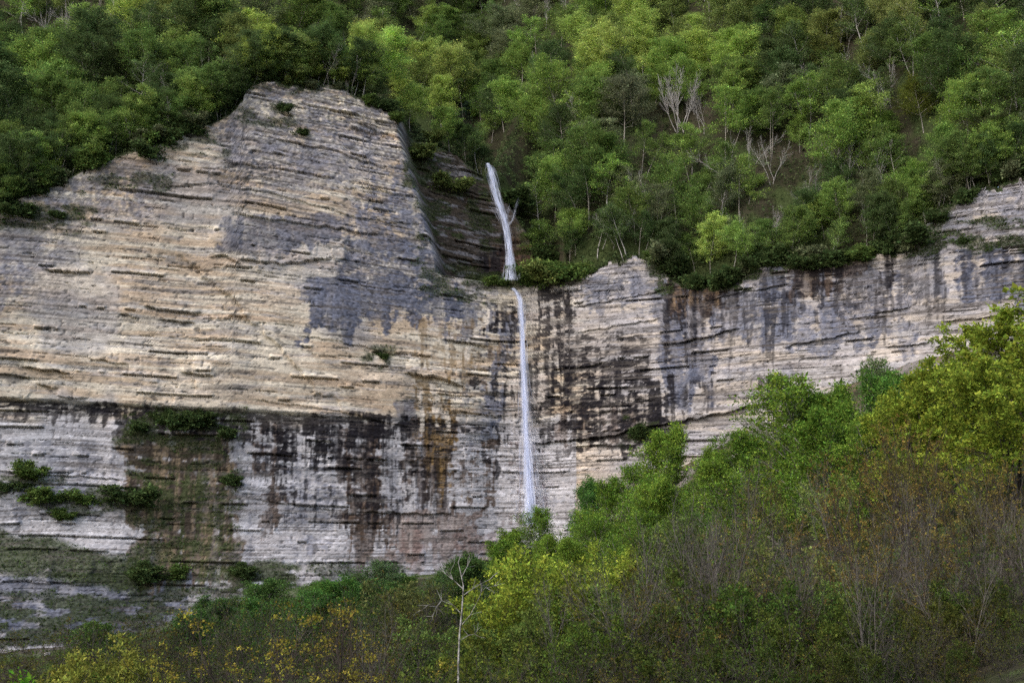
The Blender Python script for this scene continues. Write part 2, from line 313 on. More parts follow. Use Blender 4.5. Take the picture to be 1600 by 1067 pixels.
# wet brown-black rock in the alcove of the upper fall
alc = alcove(X, Z)
C = lerp(C, (.052, .041, .031), np.clip(alc*1.3, 0, 1)*.96)
C = lerp(C, (.24, .235, .26), alc*sm(fbm(X/5, B/1.2, 150, 4), .56, .63)*.6)
C = lerp(C, RED, alc*region(770, 880, 380, 445, 20, 16)*.8)
C = lerp(C, BLACK, alc*region(745, 800, 350, 450, 14, 20)*sm(n_s2, .42, .55)*.9)
C = lerp(C, BLACK, alc*region(780, 840, 250, 330, 14, 20)*.7)
# moss / grass on ledges (also says where the plants grow)
vegn = fbm(X/4, Z/1.6, 160, 4)
G = np.zeros(SH)
for (a, b, c, d, w, t) in [(335, 470, 878, 930, 1, .33), (-40, 140, 318, 365, .8, .50), (190, 390, 640, 705, .8, .44), (-20, 60, 735, 770, .9, .44), (50, 225, 752, 800, .8, .50), (200, 370, 720, 940, .6, .52),
        (370, 470, 168, 196, .7, .48), (250, 340, 190, 240, .7, .46), (640, 700, 185, 290, .9, .44), (660, 770, 270, 390, .8, .52), (740, 830, 425, 452, 1, .25), (690, 770, 430, 470, .7, .48), (820, 910, 400, 445, 1, .30), (650, 760, 410, 470, .6, .52), (575, 620, 545, 570, .9, .46),
        (1020, 1170, 380, 450, .9, .45), (1410, 1470, 330, 400, .8, .44), (1470, 1640, 368, 392, .8, .42), (1440, 1600, 340, 356, .7, .45), (980, 1020, 650, 690, .7, .46), (480, 640, 870, 905, .6, .5), (120, 260, 268, 300, .6, .48), (390, 600, 120, 150, .6, .52), (60, 160, 320, 332, .8, .4), (1190, 1260, 395, 425, .8, .45),
        (-20, 70, 925, 960, .7, .45), (-60, 330, 935, 1015, .9, .44), (200, 340, 895, 960, .8, .42), (360, 380, 690, 830, .7, .5), (220, 250, 840, 920, .8, .45), (800, 880, 340, 430, .75, .46)]:
    G = np.maximum(G, region(a, b, c, d, 8, 6)*w*sm(vegn, t-.06, t+.06))
G = np.maximum(G, region(-60, 226, 832, 896, 8, 8, wu, wv-.16*np.clip(U, 0, 230))*sm(vegn, .10, .24))
G = np.maximum(G, (ZR[None, :]-Z < 1.6)*sm(fbm(X/3, Z*0, 161, 3), .40, .5))
C = lerp(C, (.05, .062, .028), G*.9)
C = lerp(C, (.05, .045, .045), sm(vn(X/.8, Z/.6, 57), .80, .88)*.55)                       # pits
frB = B-thin[np.clip(jnB-1, 0, len(thin)-1)]
part = (frB < .16+.14*hsh(jnB, jnB*0, 95))*sm(fbm(X/22, jnB*4.1, 174, 3), .42, .52)*(hsh(jnB, jnB*0, 96) > .35); C = lerp(C, C*.45, part*.65)
lines = sm(fbm(X/18, B/.34, 170, 3), .57, .64)*sm(fbm(X/9, Z/7, 171, 3), .38, .5); C = lerp(C, (.09, .08, .075), lines*.7)   # thin dark partings
chip = sm(fbm(X/1.2, B/.55, 172, 3), .58, .66); C = lerp(C, C*1.20, chip*(1-G)); C = lerp(C, C*.80, sm(fbm(X/1.4, B/.5, 173, 3), .62, .70))
C = C*(.80+.40*n_f)[..., None]
ii_, jj_ = np.meshgrid(np.arange(NZ), np.arange(NX), indexing='ij')
sp_w = np.clip(.16+.5*up+.5*(C.mean(-1) < .2), 0, .62); C = C*(1-sp_w*.55+sp_w*1.1*hsh(ii_//2, jj_//2, 97))[..., None]
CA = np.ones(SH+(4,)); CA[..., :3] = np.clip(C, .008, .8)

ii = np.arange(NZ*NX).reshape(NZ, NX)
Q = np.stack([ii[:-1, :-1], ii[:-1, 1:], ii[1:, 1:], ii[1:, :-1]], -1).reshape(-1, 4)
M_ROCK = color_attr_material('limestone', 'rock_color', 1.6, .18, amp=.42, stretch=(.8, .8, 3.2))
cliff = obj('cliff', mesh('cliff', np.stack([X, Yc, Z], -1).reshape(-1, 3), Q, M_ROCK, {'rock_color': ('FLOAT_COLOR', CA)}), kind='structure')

# ================================================================== HILLSIDES ABOVE
YR_TAB = cliff_Y(gx, ZR, False)+2
def yrim(x): return np.interp(x, gx, YR_TAB)
def zr_s(x): return np.interp(x, gx, ZR)
def floor_z(y):
    return np.where(y < 500, 117+.12*(y-410), 127.8+1.25*(y-500))
def H(x, y, noise=True):
    d = y-yrim(x); zr = zr_s(x)
    xa = -8-(y-410)*.05
    w = sm(x, 0, 30)
    F_ = zr + np.minimum(d, 170)*(.95+.15*w) + np.clip(d-170, 0, None)*.5
    knoll = np.exp(-((x+58)/26)**2)
    F_ = F_ - knoll*.08*np.clip(d, 0, 40)
    Vv = floor_z(y) + np.where(x < xa, .75*(xa-x), 2.0*(x-xa))*(1-.45*sm(y, 500, 560))
    h = -np.log(np.exp(-F_/6)+np.exp(-np.minimum(Vv, 900)/6))*6
    ww = sm(d, 0, 10); h = zr*(1-ww)+h*ww
    if noise: h = h + (fbm(x/22, y/22, 201, 3)-.5)*7*sm(d, 2, 25) + (fbm(x/5, y/5, 202, 2)-.5)*1.4*sm(d, 0, 3)
    return h
hx = np.concatenate([gx[:59:3], gx[59:-61:3], gx[-61::3]])
hd = np.concatenate([np.linspace(.4, 150, 130), np.linspace(153, 420, 70)])
HX = np.repeat(hx[None, :], len(hd), 0); HY = yrim(hx)[None, :]+hd[:, None]
HZ = H(HX, HY) - (1-sm(hd, .4, 2.5))[:, None]*.5
hn = fbm(HX/6, HY/6, 210, 4)
HC = lerp(np.zeros(HX.shape+(3,))+np.array((.028, .027, .017)), (.036, .048, .019), sm(hn, .42, .6))
HC = lerp(HC, (.045, .040, .028), sm(fbm(HX/9, HY/7, 211, 4), .56, .66)*.8)
ub, vb = proj(HX, HY, HZ)
def blob(u, v, ru, rv): return np.exp(-((ub-u)/ru)**2-((vb-v)/rv)**2)
HC = lerp(HC, (.30, .285, .29), np.clip(blob(1505, 92, 20, 14)+blob(1350, 160, 26, 12)*.8+blob(1545, 75, 12, 8), 0, 1)*sm(hn, .35, .5)*1.4)
HA = np.ones(HX.shape+(4,)); HA[..., :3] = HC
ih = np.arange(HX.size).reshape(HX.shape)
Qh = np.stack([ih[:-1, :-1], ih[:-1, 1:], ih[1:, 1:], ih[1:, :-1]], -1).reshape(-1, 4)
M_SOIL = color_attr_material('forest_floor', 'soil_color', 1.5, .6, amp=.5, stretch=(1, 1, 1))
hill = obj('hillside', mesh('hillside', np.stack([HX, HY, HZ], -1).reshape(-1, 3), Qh, M_SOIL, {'soil_color': ('FLOAT_COLOR', HA)}, smooth=True), kind='structure')

# ================================================================== VALLEY GROUND
GU = np.array([-2400, -300, 0, 400, 800, 1000, 1200, 1400, 1600, 2000, 4000], float)
GY = np.array([0, 40, 60, 90, 130, 180, 250, 320], float)
GT = np.array([[-1.9]*11,
  [-9, -8.5, -8, -8, -7, -6.5, -6, -5, -4, -1, 8], [-12, -10.5, -10, -9, -8, -7, -6, -4, -2, 2, 16], [-16, -14, -13, -10.5, -8, -6, -4, -1, 2, 8, 26],
  [-18, -17, -16, -12, -7, -3.5, 1, 4, 8, 16, 40], [-22, -20, -18, -14, -9, -5, 1, 6, 12, 25, 55], [-28, -26, -24, -16, -10, -3, 8, 16, 24, 40, 80], [-26, -24, -22, -13, -7, 3, 19, 31, 41, 55, 90]])
def ground(x, y, noise=True):
    x = np.asarray(x, float); y = np.asarray(y, float); ye = np.maximum(y, 12.)
    uh = np.clip(800+F_PX*x/ye, -2399, 3999)
    yc = plan(x)-4
    zb = zbase(x)+3
    k = np.clip(np.searchsorted(GU, uh)-1, 0, len(GU)-2); fu = (uh-GU[k])/(GU[k+1]-GU[k])
    out = np.zeros(np.broadcast(x, y).shape)
    yk = np.clip(y, 0, 320); j = np.clip(np.searchsorted(GY, yk)-1, 0, len(GY)-2); fy = (yk-GY[j])/(GY[j+1]-GY[j])
    z = (GT[j, k]*(1-fu)+GT[j, k+1]*fu)*(1-fy)+(GT[j+1, k]*(1-fu)+GT[j+1, k+1]*fu)*fy
    y2 = np.minimum(320, yc-25)
    z = np.where(y > y2, z+(zb-z)*sm(y, y2, yc+2), z)
    if noise: z = z + (fbm(x/14, y/14, 301, 3)-.5)*3*sm(y, 15, 60) + (fbm(x/3, y/3, 302, 2)-.5)*.8*sm(y, 15, 40)
    return z
aa = np.concatenate([np.linspace(-3, -.56, 24)[:-1], np.linspace(-.56, .56, 190), np.linspace(.56, 3, 24)[1:]])
yy = np.concatenate([np.linspace(6, 60, 40)[:-1], np.linspace(60, 330, 120)[:-1], np.linspace(330, 408, 60)])
GYY = np.repeat(yy[:, None], len(aa), 1); GXX = aa[None, :]*np.maximum(GYY, 25)
inside = GYY < plan(GXX)+3
GYY = np.minimum(GYY, plan(GXX)+3)
GZZ = ground(GXX, GYY)
gn = fbm(GXX/5, GYY/5, 310, 4)
GC = lerp(np.zeros(GXX.shape+(3,))+np.array((.035, .032, .022)), (.04, .058, .019), sm(gn, .45, .6))
gu, gv = proj(GXX, GYY, GZZ)
rocky = (GYY > plan(GXX)-22)*((gu > 900)+.35)*sm(fbm(GXX/4, GYY/4, 311, 4), .42, .56)
GC = lerp(GC, (.17, .155, .15), np.clip(rocky, 0, 1)*.8); GC = lerp(GC, (.10, .07, .05), (GYY > 290)*sm(gn, .5, .62)*(gu > 950)*.8)
GA = np.ones(GXX.shape+(4,)); GA[..., :3] = GC
ig = np.arange(GXX.size).reshape(GXX.shape)
Qg = np.stack([ig[:-1, :-1], ig[:-1, 1:], ig[1:, 1:], ig[1:, :-1]], -1).reshape(-1, 4)
gV = np.stack([GXX, GYY, GZZ], -1).reshape(-1, 3)
n0 = len(gV)       # the ground goes on behind the camera
back = np.array([[-75, 6, -2.2], [75, 6, -2.2], [900, -900, -6], [-900, -900, -6]], float); back[:2, 2] = [ground(-75, 6), ground(75, 6)]
gV = np.concatenate([gV, back]); Qg = np.concatenate([Qg, [[n0+3, n0+2, n0+1, n0]]])
GA = np.concatenate([GA.reshape(-1, 4), np.tile([[.055, .06, .028, 1]], (4, 1))])
obj('ground', mesh('ground', gV, Qg, M_SOIL, {'soil_color': ('FLOAT_COLOR', GA)}), kind='structure')

# ================================================================== PLANT BUILDERS
def norm(a): return a/np.maximum(np.linalg.norm(a, axis=-1, keepdims=True), 1e-9)
def tubes(branches, sides_by_level=(6, 4, 3, 3, 3)):
    Vs, Qs, n = [], [], 0
    for pts, r0, r1, lev in branches:
        k = sides_by_level[min(lev, len(sides_by_level)-1)]
        m = len(pts); t = np.gradient(pts, axis=0); t = norm(t)
        ref = np.array([1., .13, .07]) if abs(t[0, 0]) < .8 else np.array([.1, 1., .05])
        a = norm(np.cross(t, ref)); b = np.cross(t, a)
        r = np.linspace(r0, r1, m)
        an = np.arange(k)*2*math.pi/k
        ring = pts[:, None, :]+r[:, None, None]*(np.cos(an)[None, :, None]*a[:, None, :]+np.sin(an)[None, :, None]*b[:, None, :])
        idx = n+np.arange(m*k).reshape(m, k); nx = np.roll(idx, -1, 1)
        Qs.append(np.stack([idx[:-1], nx[:-1], nx[1:], idx[1:]], -1).reshape(-1, 4)); Vs.append(ring.reshape(-1, 3)); n += m*k
    return np.concatenate(Vs), np.concatenate(Qs)
def grow(rng, stems, levels, ratio, nch, ang, trop, first, wob=.12, taper=.55, shape=None, rr=.5, seg=(8, 6, 4, 3, 3)):
    """stems: (base, dir, length, radius). Returns all branches [(pts, r0, r1, level)]"""
    out = []
    stack = [(np.array(b, float), norm(np.array(d, float)), L, r, 0) for b, d, L, r in stems]
    while stack:
        p, d, L, r, lev = stack.pop()
        n = seg[lev]; pts = [p]; dirs = [d]; s = L/(n-1)
        for i in range(n-1):
            d = norm(d+rng.normal(0, wob, 3)+np.array([0, 0, trop[lev]])/n); pts.append(pts[-1]+d*s); dirs.append(d)
        pts = np.array(pts); out.append((pts, r, r*(taper if lev < levels-1 else .35)*(.25 if lev == 0 else 1), lev))
        if lev >= levels-1: continue
        az = rng.uniform(0, 6.28)
        for c in range(nch[lev]):
            t = first[lev]+(1-first[lev])*(c+rng.uniform(.1, .9))/nch[lev]
            f = t*(n-1); i = min(int(f), n-2); q = pts[i]+(pts[i+1]-pts[i])*(f-i); dd = dirs[i+1]
            az += 2.4+rng.normal(0, .4)
            u = norm(np.cross(dd, [.3, .2, 1.]) if abs(dd[2]) < .9 else np.cross(dd, [1., .2, .1])); w = np.cross(dd, u)
            A = ang[lev]*(rng.uniform(.75, 1.25))*(1.15-.5*t if lev == 0 else 1)
            cd = dd*math.cos(A)+(u*math.cos(az)+w*math.sin(az))*math.sin(A)
            sh = shape(t) if (shape and lev == 0) else (1.1-.6*t)
            stack.append((q, cd, L*ratio[lev]*sh*rng.uniform(.75, 1.2), max(r*rr*(1.1-.5*t), .008), lev+1))
    return out
def leaves(rng, branches, lev, per, jit, size, up=.7, t0=.1, aspect=.62, clump=.35, drop=0., droop=0.):
    bs = [b for b in branches if b[3] == lev and rng.rand() > drop]
    P = []; T = []; ci = []
    for k, (pts, _r0, _r1, _l) in enumerate(bs):
        m = per if isinstance(per, int) else rng.randint(*per)
        f = (t0+(1-t0)*rng.rand(m))*(len(pts)-1); i = np.minimum(f.astype(int), len(pts)-2)
        P.append(pts[i]+(pts[i+1]-pts[i])*(f-i)[:, None]); T.append(pts[i+1]-pts[i]); ci.append(np.full(m, k))
    P = np.concatenate(P); T = norm(np.concatenate(T)); ci = np.concatenate(ci); n = len(P)
    jv = rng.normal(0, 1, (n, 3)); jv[:, 2] *= .55; P = P+jv*jit
    ax = norm(T*.8+rng.normal(0, .75, (n, 3))*[1, 1, .5]+[0, 0, -droop])
    nm = norm(rng.normal(0, .55, (n, 3))+[0, 0, up]); sd = norm(np.cross(nm, ax))
    s = size*rng.lognormal(0, .3, n)[:, None]; w = s*aspect
    Vv = np.stack([P, P+ax*s*.5+sd*w*.5, P+ax*s, P+ax*s*.5-sd*w*.5], 1)
    Vv[:, 1::2, 2] -= (s*.12)                                         # folded along the midrib
    cl = rng.lognormal(0, clump, len(bs))[ci]*rng.lognormal(0, .09, n)
    return Vv.reshape(-1, 3), np.arange(4*n).reshape(-1, 4), np.repeat(np.clip(cl, .35, 2.2), 4)
def proto(name, branches, leafdata, bark, leafmat, sides=(6, 4, 3, 3, 3), height=None):
    V1, Q1 = tubes(branches, sides); parts = [('trunk', mesh(name+'_trunk', V1, Q1, bark, smooth=True))]
    if leafdata is not None:
        V2, Q2, tint = leafdata; parts.append(('crown', mesh(name+'_crown', V2, Q2, leafmat, {'tint': ('FLOAT', tint)})))
    return dict(parts=parts, h=float(height or max(V1[:, 2].max(), leafdata[0][:, 2].max() if leafdata is not None else 0)))
dome = lambda t: math.sqrt(max(.04, 1-((t-.42)/.62)**2))
def forest_tree(seed, H0=15, R=.36, sparse=False):
    g = np.random.RandomState(seed)
    st = [((0, 0, -1.5), (g.normal(0, .03), g.normal(0, .03), 1), H0*.93+1.5, .15)]
    if sparse and g.rand() < .7: st.append(((.5, .3, -1.5), (g.normal(.12, .1), g.normal(0, .15), 1), H0*.8+1.5, .11))
    br = grow(g, st, 3, (R, .45), ((22, 7) if not sparse else (11, 6)), (1.15, .85), (0, .35, .1), (.30 if not sparse else .45, .15), shape=dome, rr=.32, wob=.07)
    return br, g
PF, PS, PB, PC, PU = [], [], [], [], []
for i in range(7):
    br, g = forest_tree(500+i, 15+g0 if (g0 := (i % 3)-1) else 15, .36+.04*(i % 3))
    PF.append(proto('broadleaf', br, leaves(g, br, 2, 120, .48, .25, up=1.6, t0=0, clump=.20), M_BARK, M_LEAF, (5, 3, 3)))
for i in range(4):
    br, g = forest_tree(540+i, 16, .30, True)
    PS.append(proto('slender', br, leaves(g, br, 2, 85, .44, .24, up=1.4, t0=0, clump=.22, drop=.1), M_PALE if i % 2 else M_BARK, M_LEAF, (5, 3, 3)))
def fan_tree(seed, n, H0=15, spread=.35):
    g = np.random.RandomState(seed)
    st = [((g.normal(0, .5), g.normal(0, .4), -1.5), (g.normal(0, spread*.5), g.normal(0, spread*.4), 1), H0*g.uniform(.8, 1)+1.5, .085) for _ in range(n)]
    return grow(g, st, 4, (.30, .45, .5), (12, 7, 4), (.62, .5, .5), (0, .5, .3, .2), (.35, .2, .2), rr=.42, seg=(8, 5, 4, 3))
for i in range(3):
    PB.append(proto('bare', fan_tree(560+i, (4, 2, 3)[i], 15, (.42, .2, .3)[i]), None, M_PALE, None, (5, 3, 3, 3)))
g = np.random.RandomState(577)      # the pale fan of bare stems
st = [((g.normal(0, .5), g.normal(0, .4), -2), (-.42+.105*i+g.normal(0, .03), g.normal(0, .12), 1), (15-abs(i-4)*.55)*g.uniform(.92, 1)+2, .12) for i in range(9)]
PFAN = proto('fan', grow(g, st, 4, (.26, .5, .5), (14, 6, 3), (.48, .45, .45), (0, .5, .3, .2), (.38, .2, .2), rr=.50, wob=.05, taper=.6, seg=(8, 5, 4, 3)), None, M_PALE, None, (5, 3, 3, 3))
g = np.random.RandomState(580)      # conifer
br = grow(g, [((0, 0, -1), (0, 0, 1), 17, .22)], 3, (.26, .35), (60, 9), (1.55, .8), (0, -.25, -.1), (.12, .15), shape=lambda t: 1.25-1.1*t, rr=.25, seg=(9, 5, 3))
PC.append(proto('conifer', br, leaves(g, br, 2, 12, .16, .34, up=.4, t0=0, aspect=.3), M_BROWN, M_NEEDLE, (6, 3, 3)))
def shrub(seed, H0=4, n=7, spread=.6, per=22, size=.30, jit=.28, drop=0., lv=3, nch=(8, 6), up=.7, bark=None, name='shrub', clump=.3, droop=0., lastn=4, r=.05):
    g = np.random.RandomState(seed)
    st = [((g.normal(0, .25), g.normal(0, .25), -.6), (g.normal(0, spread*.6), g.normal(0, spread*.6), 1), H0*g.uniform(.7, 1.05)+.6, r) for _ in range(n)]
    if lv == 3: br = grow(g, st, 3, (.42, .5), nch, (.8, .7), (.1, .35, .15), (.25, .15), rr=.5, seg=(6, 5, 4))
    else: br = grow(g, st, 4, (.42, .45, .5), (*nch, lastn), (.75, .65, .6), (.15, .35, .2, .1), (.22, .15, .2), rr=.5, seg=(7, 5, 4, 3))
    return proto(name, br, leaves(g, br, lv-1, per, jit, size, up=up, t0=.1, clump=clump, drop=drop, droop=droop) if per else None, bark or M_BROWN, M_LEAF, (4, 3, 3, 3))
for i in range(4): PU.append(shrub(600+i, 4, 6, .7, 16, .36, .34, .0))

# near plants
def leafy(seed, H0=14, n=1, R=.42, per=17, size=.26, jit=.32, nch=(20, 8, 5), first=.18, up=.9, drop=0., clump=.3, bark=None, name='leafy', trop=(0, .45, .15, .05), ang=(1.0, .75, .7), r=.2, droop=0.):
    g = np.random.RandomState(seed)
    st = [((g.normal(0, .3), g.normal(0, .3), -1), (g.normal(0, .10*n), g.normal(0, .10*n), 1), H0*g.uniform(.85, .97)+1, r) for _ in range(n)]
    br = grow(g, st, 4, (R, .42, .45), nch, ang, trop, (first, .15, .15), shape=dome, rr=.36, seg=(9, 5, 4, 3))
    return proto(name, br, leaves(g, br, 3, per, jit, size, up=up, t0=0, clump=clump, drop=drop, droop=droop), bark or M_BARK, M_LEAF, (7, 4, 3, 3))
PG = [leafy(700+i, 14, 1+(i % 2), .42, (20, 11)[i % 2], .22, .36, (26, 10, 6), .08, trop=(0, .75, .3, .1), ang=(.95, .7, .6)) for i in range(3)]
PL = [leafy(720+i, 13, 1, .52, 26, .25, .24, (17, 9, 5), .22, up=1.2, drop=.06, clump=.2, trop=(0, .25, .1, .0), ang=(1.1, .8, .7), bark=M_BROWN) for i in range(2)]
PO = [leafy(740+i, 11, 2, .46, 9, .14, .11, (14, 8, 4), .2, up=.3, drop=.60, clump=.4, bark=M_BROWN, trop=(0, .6, .3, .1), ang=(.75, .6, .6), r=.13, droop=.5) for i in range(3)]   # budding
PT = [shrub(760+i, 7, 11, .40, 7, .12, .12, .50, 3, (8, 6), .4, M_DULL if i % 2 else M_BROWN, 'twig', .4, .2, 3, .045) for i in range(4)]          # twiggy shrubs
PY = [shrub(780+i, 6, 7, .55, (9, 16), .16, .18, .22, 4, (8, 6), .8, M_BROWN, 'yellow', .35, 0, 4, .05) for i in range(3)]  # yellow-green bushes
PD = [leafy(800+i, 11, 2, .40, 1, .10, .05, (14, 8, 5), .2, up=.3, drop=.75, bark=M_MIDB, trop=(0, .7, .4, .1), ang=(.7, .6, .6), r=.10) for i in range(3)]                         # near bare trees
def maple_sapling(seed):
    g = np.random.RandomState(seed)
    st = [((g.normal(0, .3), g.normal(0, .3), -.6), (g.normal(0, .22), g.normal(0, .22), 1), 6.2*g.uniform(.75, 1), .05) for _ in range(4)]
    br = grow(g, st, 3, (.34, .5), (7, 4), (.7, .6), (0, .9, .5), (.35, .3), rr=.5, seg=(7, 5, 4))
    tips = [(b[0][-2:], 0, 0, 9) for b in br if b[3] >= 1]
    lf = leaves(g, tips, 9, (14, 26), .11, .075, up=.1, t0=0, aspect=.7, clump=.3, drop=.62, droop=.9)
    return proto('maple', br, lf, M_BROWN, M_LEAF, (5, 3, 3))
PM = [maple_sapling(820+i) for i in range(3)]

RNG = np.random.RandomState(9)
def place(name, P, x, y, z, s, label, cat, group=None, color=(.06, .1, .02), rz=None, lean=0., sxy=1.):
    root = bpy.data.objects.new(name, None); COL.objects.link(root); root.empty_display_size = .5
    root.location = (x, y, z); root.rotation_euler = (RNG.normal(0, .04)+0, lean+RNG.normal(0, .04), RNG.uniform(0, 6.28) if rz is None else rz)
    root.scale = (s*sxy, s*sxy, s); root['label'] = label; root['category'] = cat
    if group: root['group'] = group
    for pn, me in P['parts']:
        o = bpy.data.objects.new(pn, me); COL.objects.link(o); o.parent = root; o.color = (*color, 1)
    return root
def on_hill(u, v, y0=345., y1=640.):
    """first point of the hillside met by the ray through (u, v)"""
    ys = np.arange(y0, y1, .8); x, z = unproj(u, v, ys); h = H(x, ys)
    ok = (ys > yrim(x)) & (z < h)
    if not ok.any(): return None
    i = int(np.argmax(ok)); return float(x[i]), float(ys[i]), float(h[i])

# ================================================================== FOREST ON THE SLOPES
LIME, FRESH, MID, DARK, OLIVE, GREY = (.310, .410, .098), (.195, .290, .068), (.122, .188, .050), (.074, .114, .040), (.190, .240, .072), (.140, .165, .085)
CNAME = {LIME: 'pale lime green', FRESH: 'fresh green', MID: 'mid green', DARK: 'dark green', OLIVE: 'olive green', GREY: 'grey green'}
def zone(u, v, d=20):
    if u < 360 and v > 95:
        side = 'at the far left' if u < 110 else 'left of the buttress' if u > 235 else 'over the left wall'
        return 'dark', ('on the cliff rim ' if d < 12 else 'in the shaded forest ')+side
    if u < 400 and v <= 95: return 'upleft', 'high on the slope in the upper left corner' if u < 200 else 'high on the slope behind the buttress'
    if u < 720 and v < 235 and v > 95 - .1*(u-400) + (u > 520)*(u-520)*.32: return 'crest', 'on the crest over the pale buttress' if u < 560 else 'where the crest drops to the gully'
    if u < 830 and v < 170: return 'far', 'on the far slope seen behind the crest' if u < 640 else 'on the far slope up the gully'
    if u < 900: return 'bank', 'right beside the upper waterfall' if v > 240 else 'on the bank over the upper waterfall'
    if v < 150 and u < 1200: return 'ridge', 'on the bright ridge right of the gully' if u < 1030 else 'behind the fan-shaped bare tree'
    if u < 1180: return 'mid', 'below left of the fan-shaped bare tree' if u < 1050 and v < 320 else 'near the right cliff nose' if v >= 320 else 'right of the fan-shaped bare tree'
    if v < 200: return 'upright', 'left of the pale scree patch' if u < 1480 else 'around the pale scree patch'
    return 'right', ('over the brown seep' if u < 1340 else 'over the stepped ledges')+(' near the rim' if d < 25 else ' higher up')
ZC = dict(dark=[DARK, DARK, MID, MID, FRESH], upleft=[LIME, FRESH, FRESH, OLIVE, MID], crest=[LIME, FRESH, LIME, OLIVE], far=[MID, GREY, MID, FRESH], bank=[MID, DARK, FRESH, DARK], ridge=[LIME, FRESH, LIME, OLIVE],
          mid=[DARK, MID, GREY, MID, FRESH], upright=[MID, DARK, DARK, OLIVE, FRESH], right=[DARK, MID, DARK, DARK, GREY, MID, FRESH])  # species variety, plus stronger top light painted into the crest and ridge leaves
pts = []
rs = np.random.RandomState(21)
def try_tree(u, v, mind):
    for (a, b) in pts:
        if ((a-u)/1.05)**2+(b-v)**2 < mind*mind: return False
    return True
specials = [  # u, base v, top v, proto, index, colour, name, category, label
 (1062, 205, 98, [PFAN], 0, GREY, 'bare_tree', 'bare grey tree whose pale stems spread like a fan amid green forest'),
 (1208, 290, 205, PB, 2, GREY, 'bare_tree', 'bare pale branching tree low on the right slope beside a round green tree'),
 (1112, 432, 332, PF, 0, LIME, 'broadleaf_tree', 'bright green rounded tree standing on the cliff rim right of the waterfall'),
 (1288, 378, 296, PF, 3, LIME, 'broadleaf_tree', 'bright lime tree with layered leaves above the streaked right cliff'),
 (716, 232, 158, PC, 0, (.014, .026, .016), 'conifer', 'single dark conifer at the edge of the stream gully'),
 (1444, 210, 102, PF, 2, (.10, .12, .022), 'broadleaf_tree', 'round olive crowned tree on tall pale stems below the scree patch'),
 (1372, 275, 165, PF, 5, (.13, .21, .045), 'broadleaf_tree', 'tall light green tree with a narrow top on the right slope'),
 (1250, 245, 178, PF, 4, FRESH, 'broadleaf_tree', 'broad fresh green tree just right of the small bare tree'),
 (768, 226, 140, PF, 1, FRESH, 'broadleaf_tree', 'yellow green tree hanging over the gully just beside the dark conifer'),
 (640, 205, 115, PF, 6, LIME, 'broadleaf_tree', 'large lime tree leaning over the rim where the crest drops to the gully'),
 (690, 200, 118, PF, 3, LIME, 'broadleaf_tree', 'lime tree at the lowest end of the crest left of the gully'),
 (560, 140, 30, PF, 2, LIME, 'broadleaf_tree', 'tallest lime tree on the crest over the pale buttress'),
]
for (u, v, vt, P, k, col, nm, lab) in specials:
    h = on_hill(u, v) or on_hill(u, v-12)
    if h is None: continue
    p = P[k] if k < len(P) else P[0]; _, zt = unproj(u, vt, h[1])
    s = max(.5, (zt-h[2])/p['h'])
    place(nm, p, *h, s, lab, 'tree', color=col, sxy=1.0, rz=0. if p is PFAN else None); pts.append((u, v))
clear = [(1062, 205), (716, 232), (1208, 290), (1444, 210), (1112, 432), (1288, 378)]
cand = []
tries = 0
while len(cand) < 430 and tries < 60000:
    tries += 1
    u = rs.uniform(-45, 1645); v = rs.uniform(-5, 470) if tries % 4 else float(np.interp(u, [p[0] for p in RIM], [p[1] for p in RIM]))-rs.uniform(0, 16)
    z_, _ = zone(u, v)
    md = dict(dark=25, upleft=25, crest=24, far=24, bank=25, ridge=25, mid=26, upright=26, right=26)[z_]
    if 400 < u < 560 and 84 < v < 150: continue
    if 575 < u < 700 and v > 150 + (u-575)*.35: continue
    if 752 < u < 838 and v > 215: continue
    if 1470 < u < 1560 and 60 < v < 135: continue
    if not try_tree(u, v, md): continue
    if any(abs(u-su_) < 48 and sv_+2 < v < sv_+86 for su_, sv_ in clear): continue
    h = on_hill(u, v)
    if h is None or h[1]-float(yrim(h[0])) < .4: continue
    pts.append((u, v)); cand.append((u, v, h, z_))
rs.shuffle(cand) if False else None
forest = []
for (u, v, h, z_) in cand:
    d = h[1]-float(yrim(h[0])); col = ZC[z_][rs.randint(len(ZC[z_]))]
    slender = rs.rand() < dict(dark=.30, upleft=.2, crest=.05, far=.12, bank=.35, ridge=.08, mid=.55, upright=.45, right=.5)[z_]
    bare = rs.rand() < dict(dark=.07, upleft=.08, crest=.0, far=.05, bank=.12, ridge=.02, mid=.14, upright=.12, right=.10)[z_]
    P = PB[rs.randint(1, 3)] if bare else (PS[rs.randint(4)] if slender else PF[rs.randint(7)])
    s = rs.uniform(1.05, 1.45)*(1. if d > 9 else .72)
    if bare: s *= .8
    where = zone(u, v, d)[1]
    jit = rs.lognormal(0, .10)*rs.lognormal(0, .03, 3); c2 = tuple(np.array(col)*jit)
    if bare: nm, lab = 'bare_tree', 'leafless tree '+where
    elif slender: nm, lab = 'slender_tree', CNAME[col]+' thin crowned tree '+where
    else: nm, lab = 'broadleaf_tree', CNAME[col]+' leafy tree '+where
    forest.append((u, lab, place(nm, P, h[0], h[1], h[2]-.3, s, lab, 'tree', group=lab.replace(' tree ', ' trees ', 1), color=c2, sxy=rs.uniform(1.05, 1.35))))
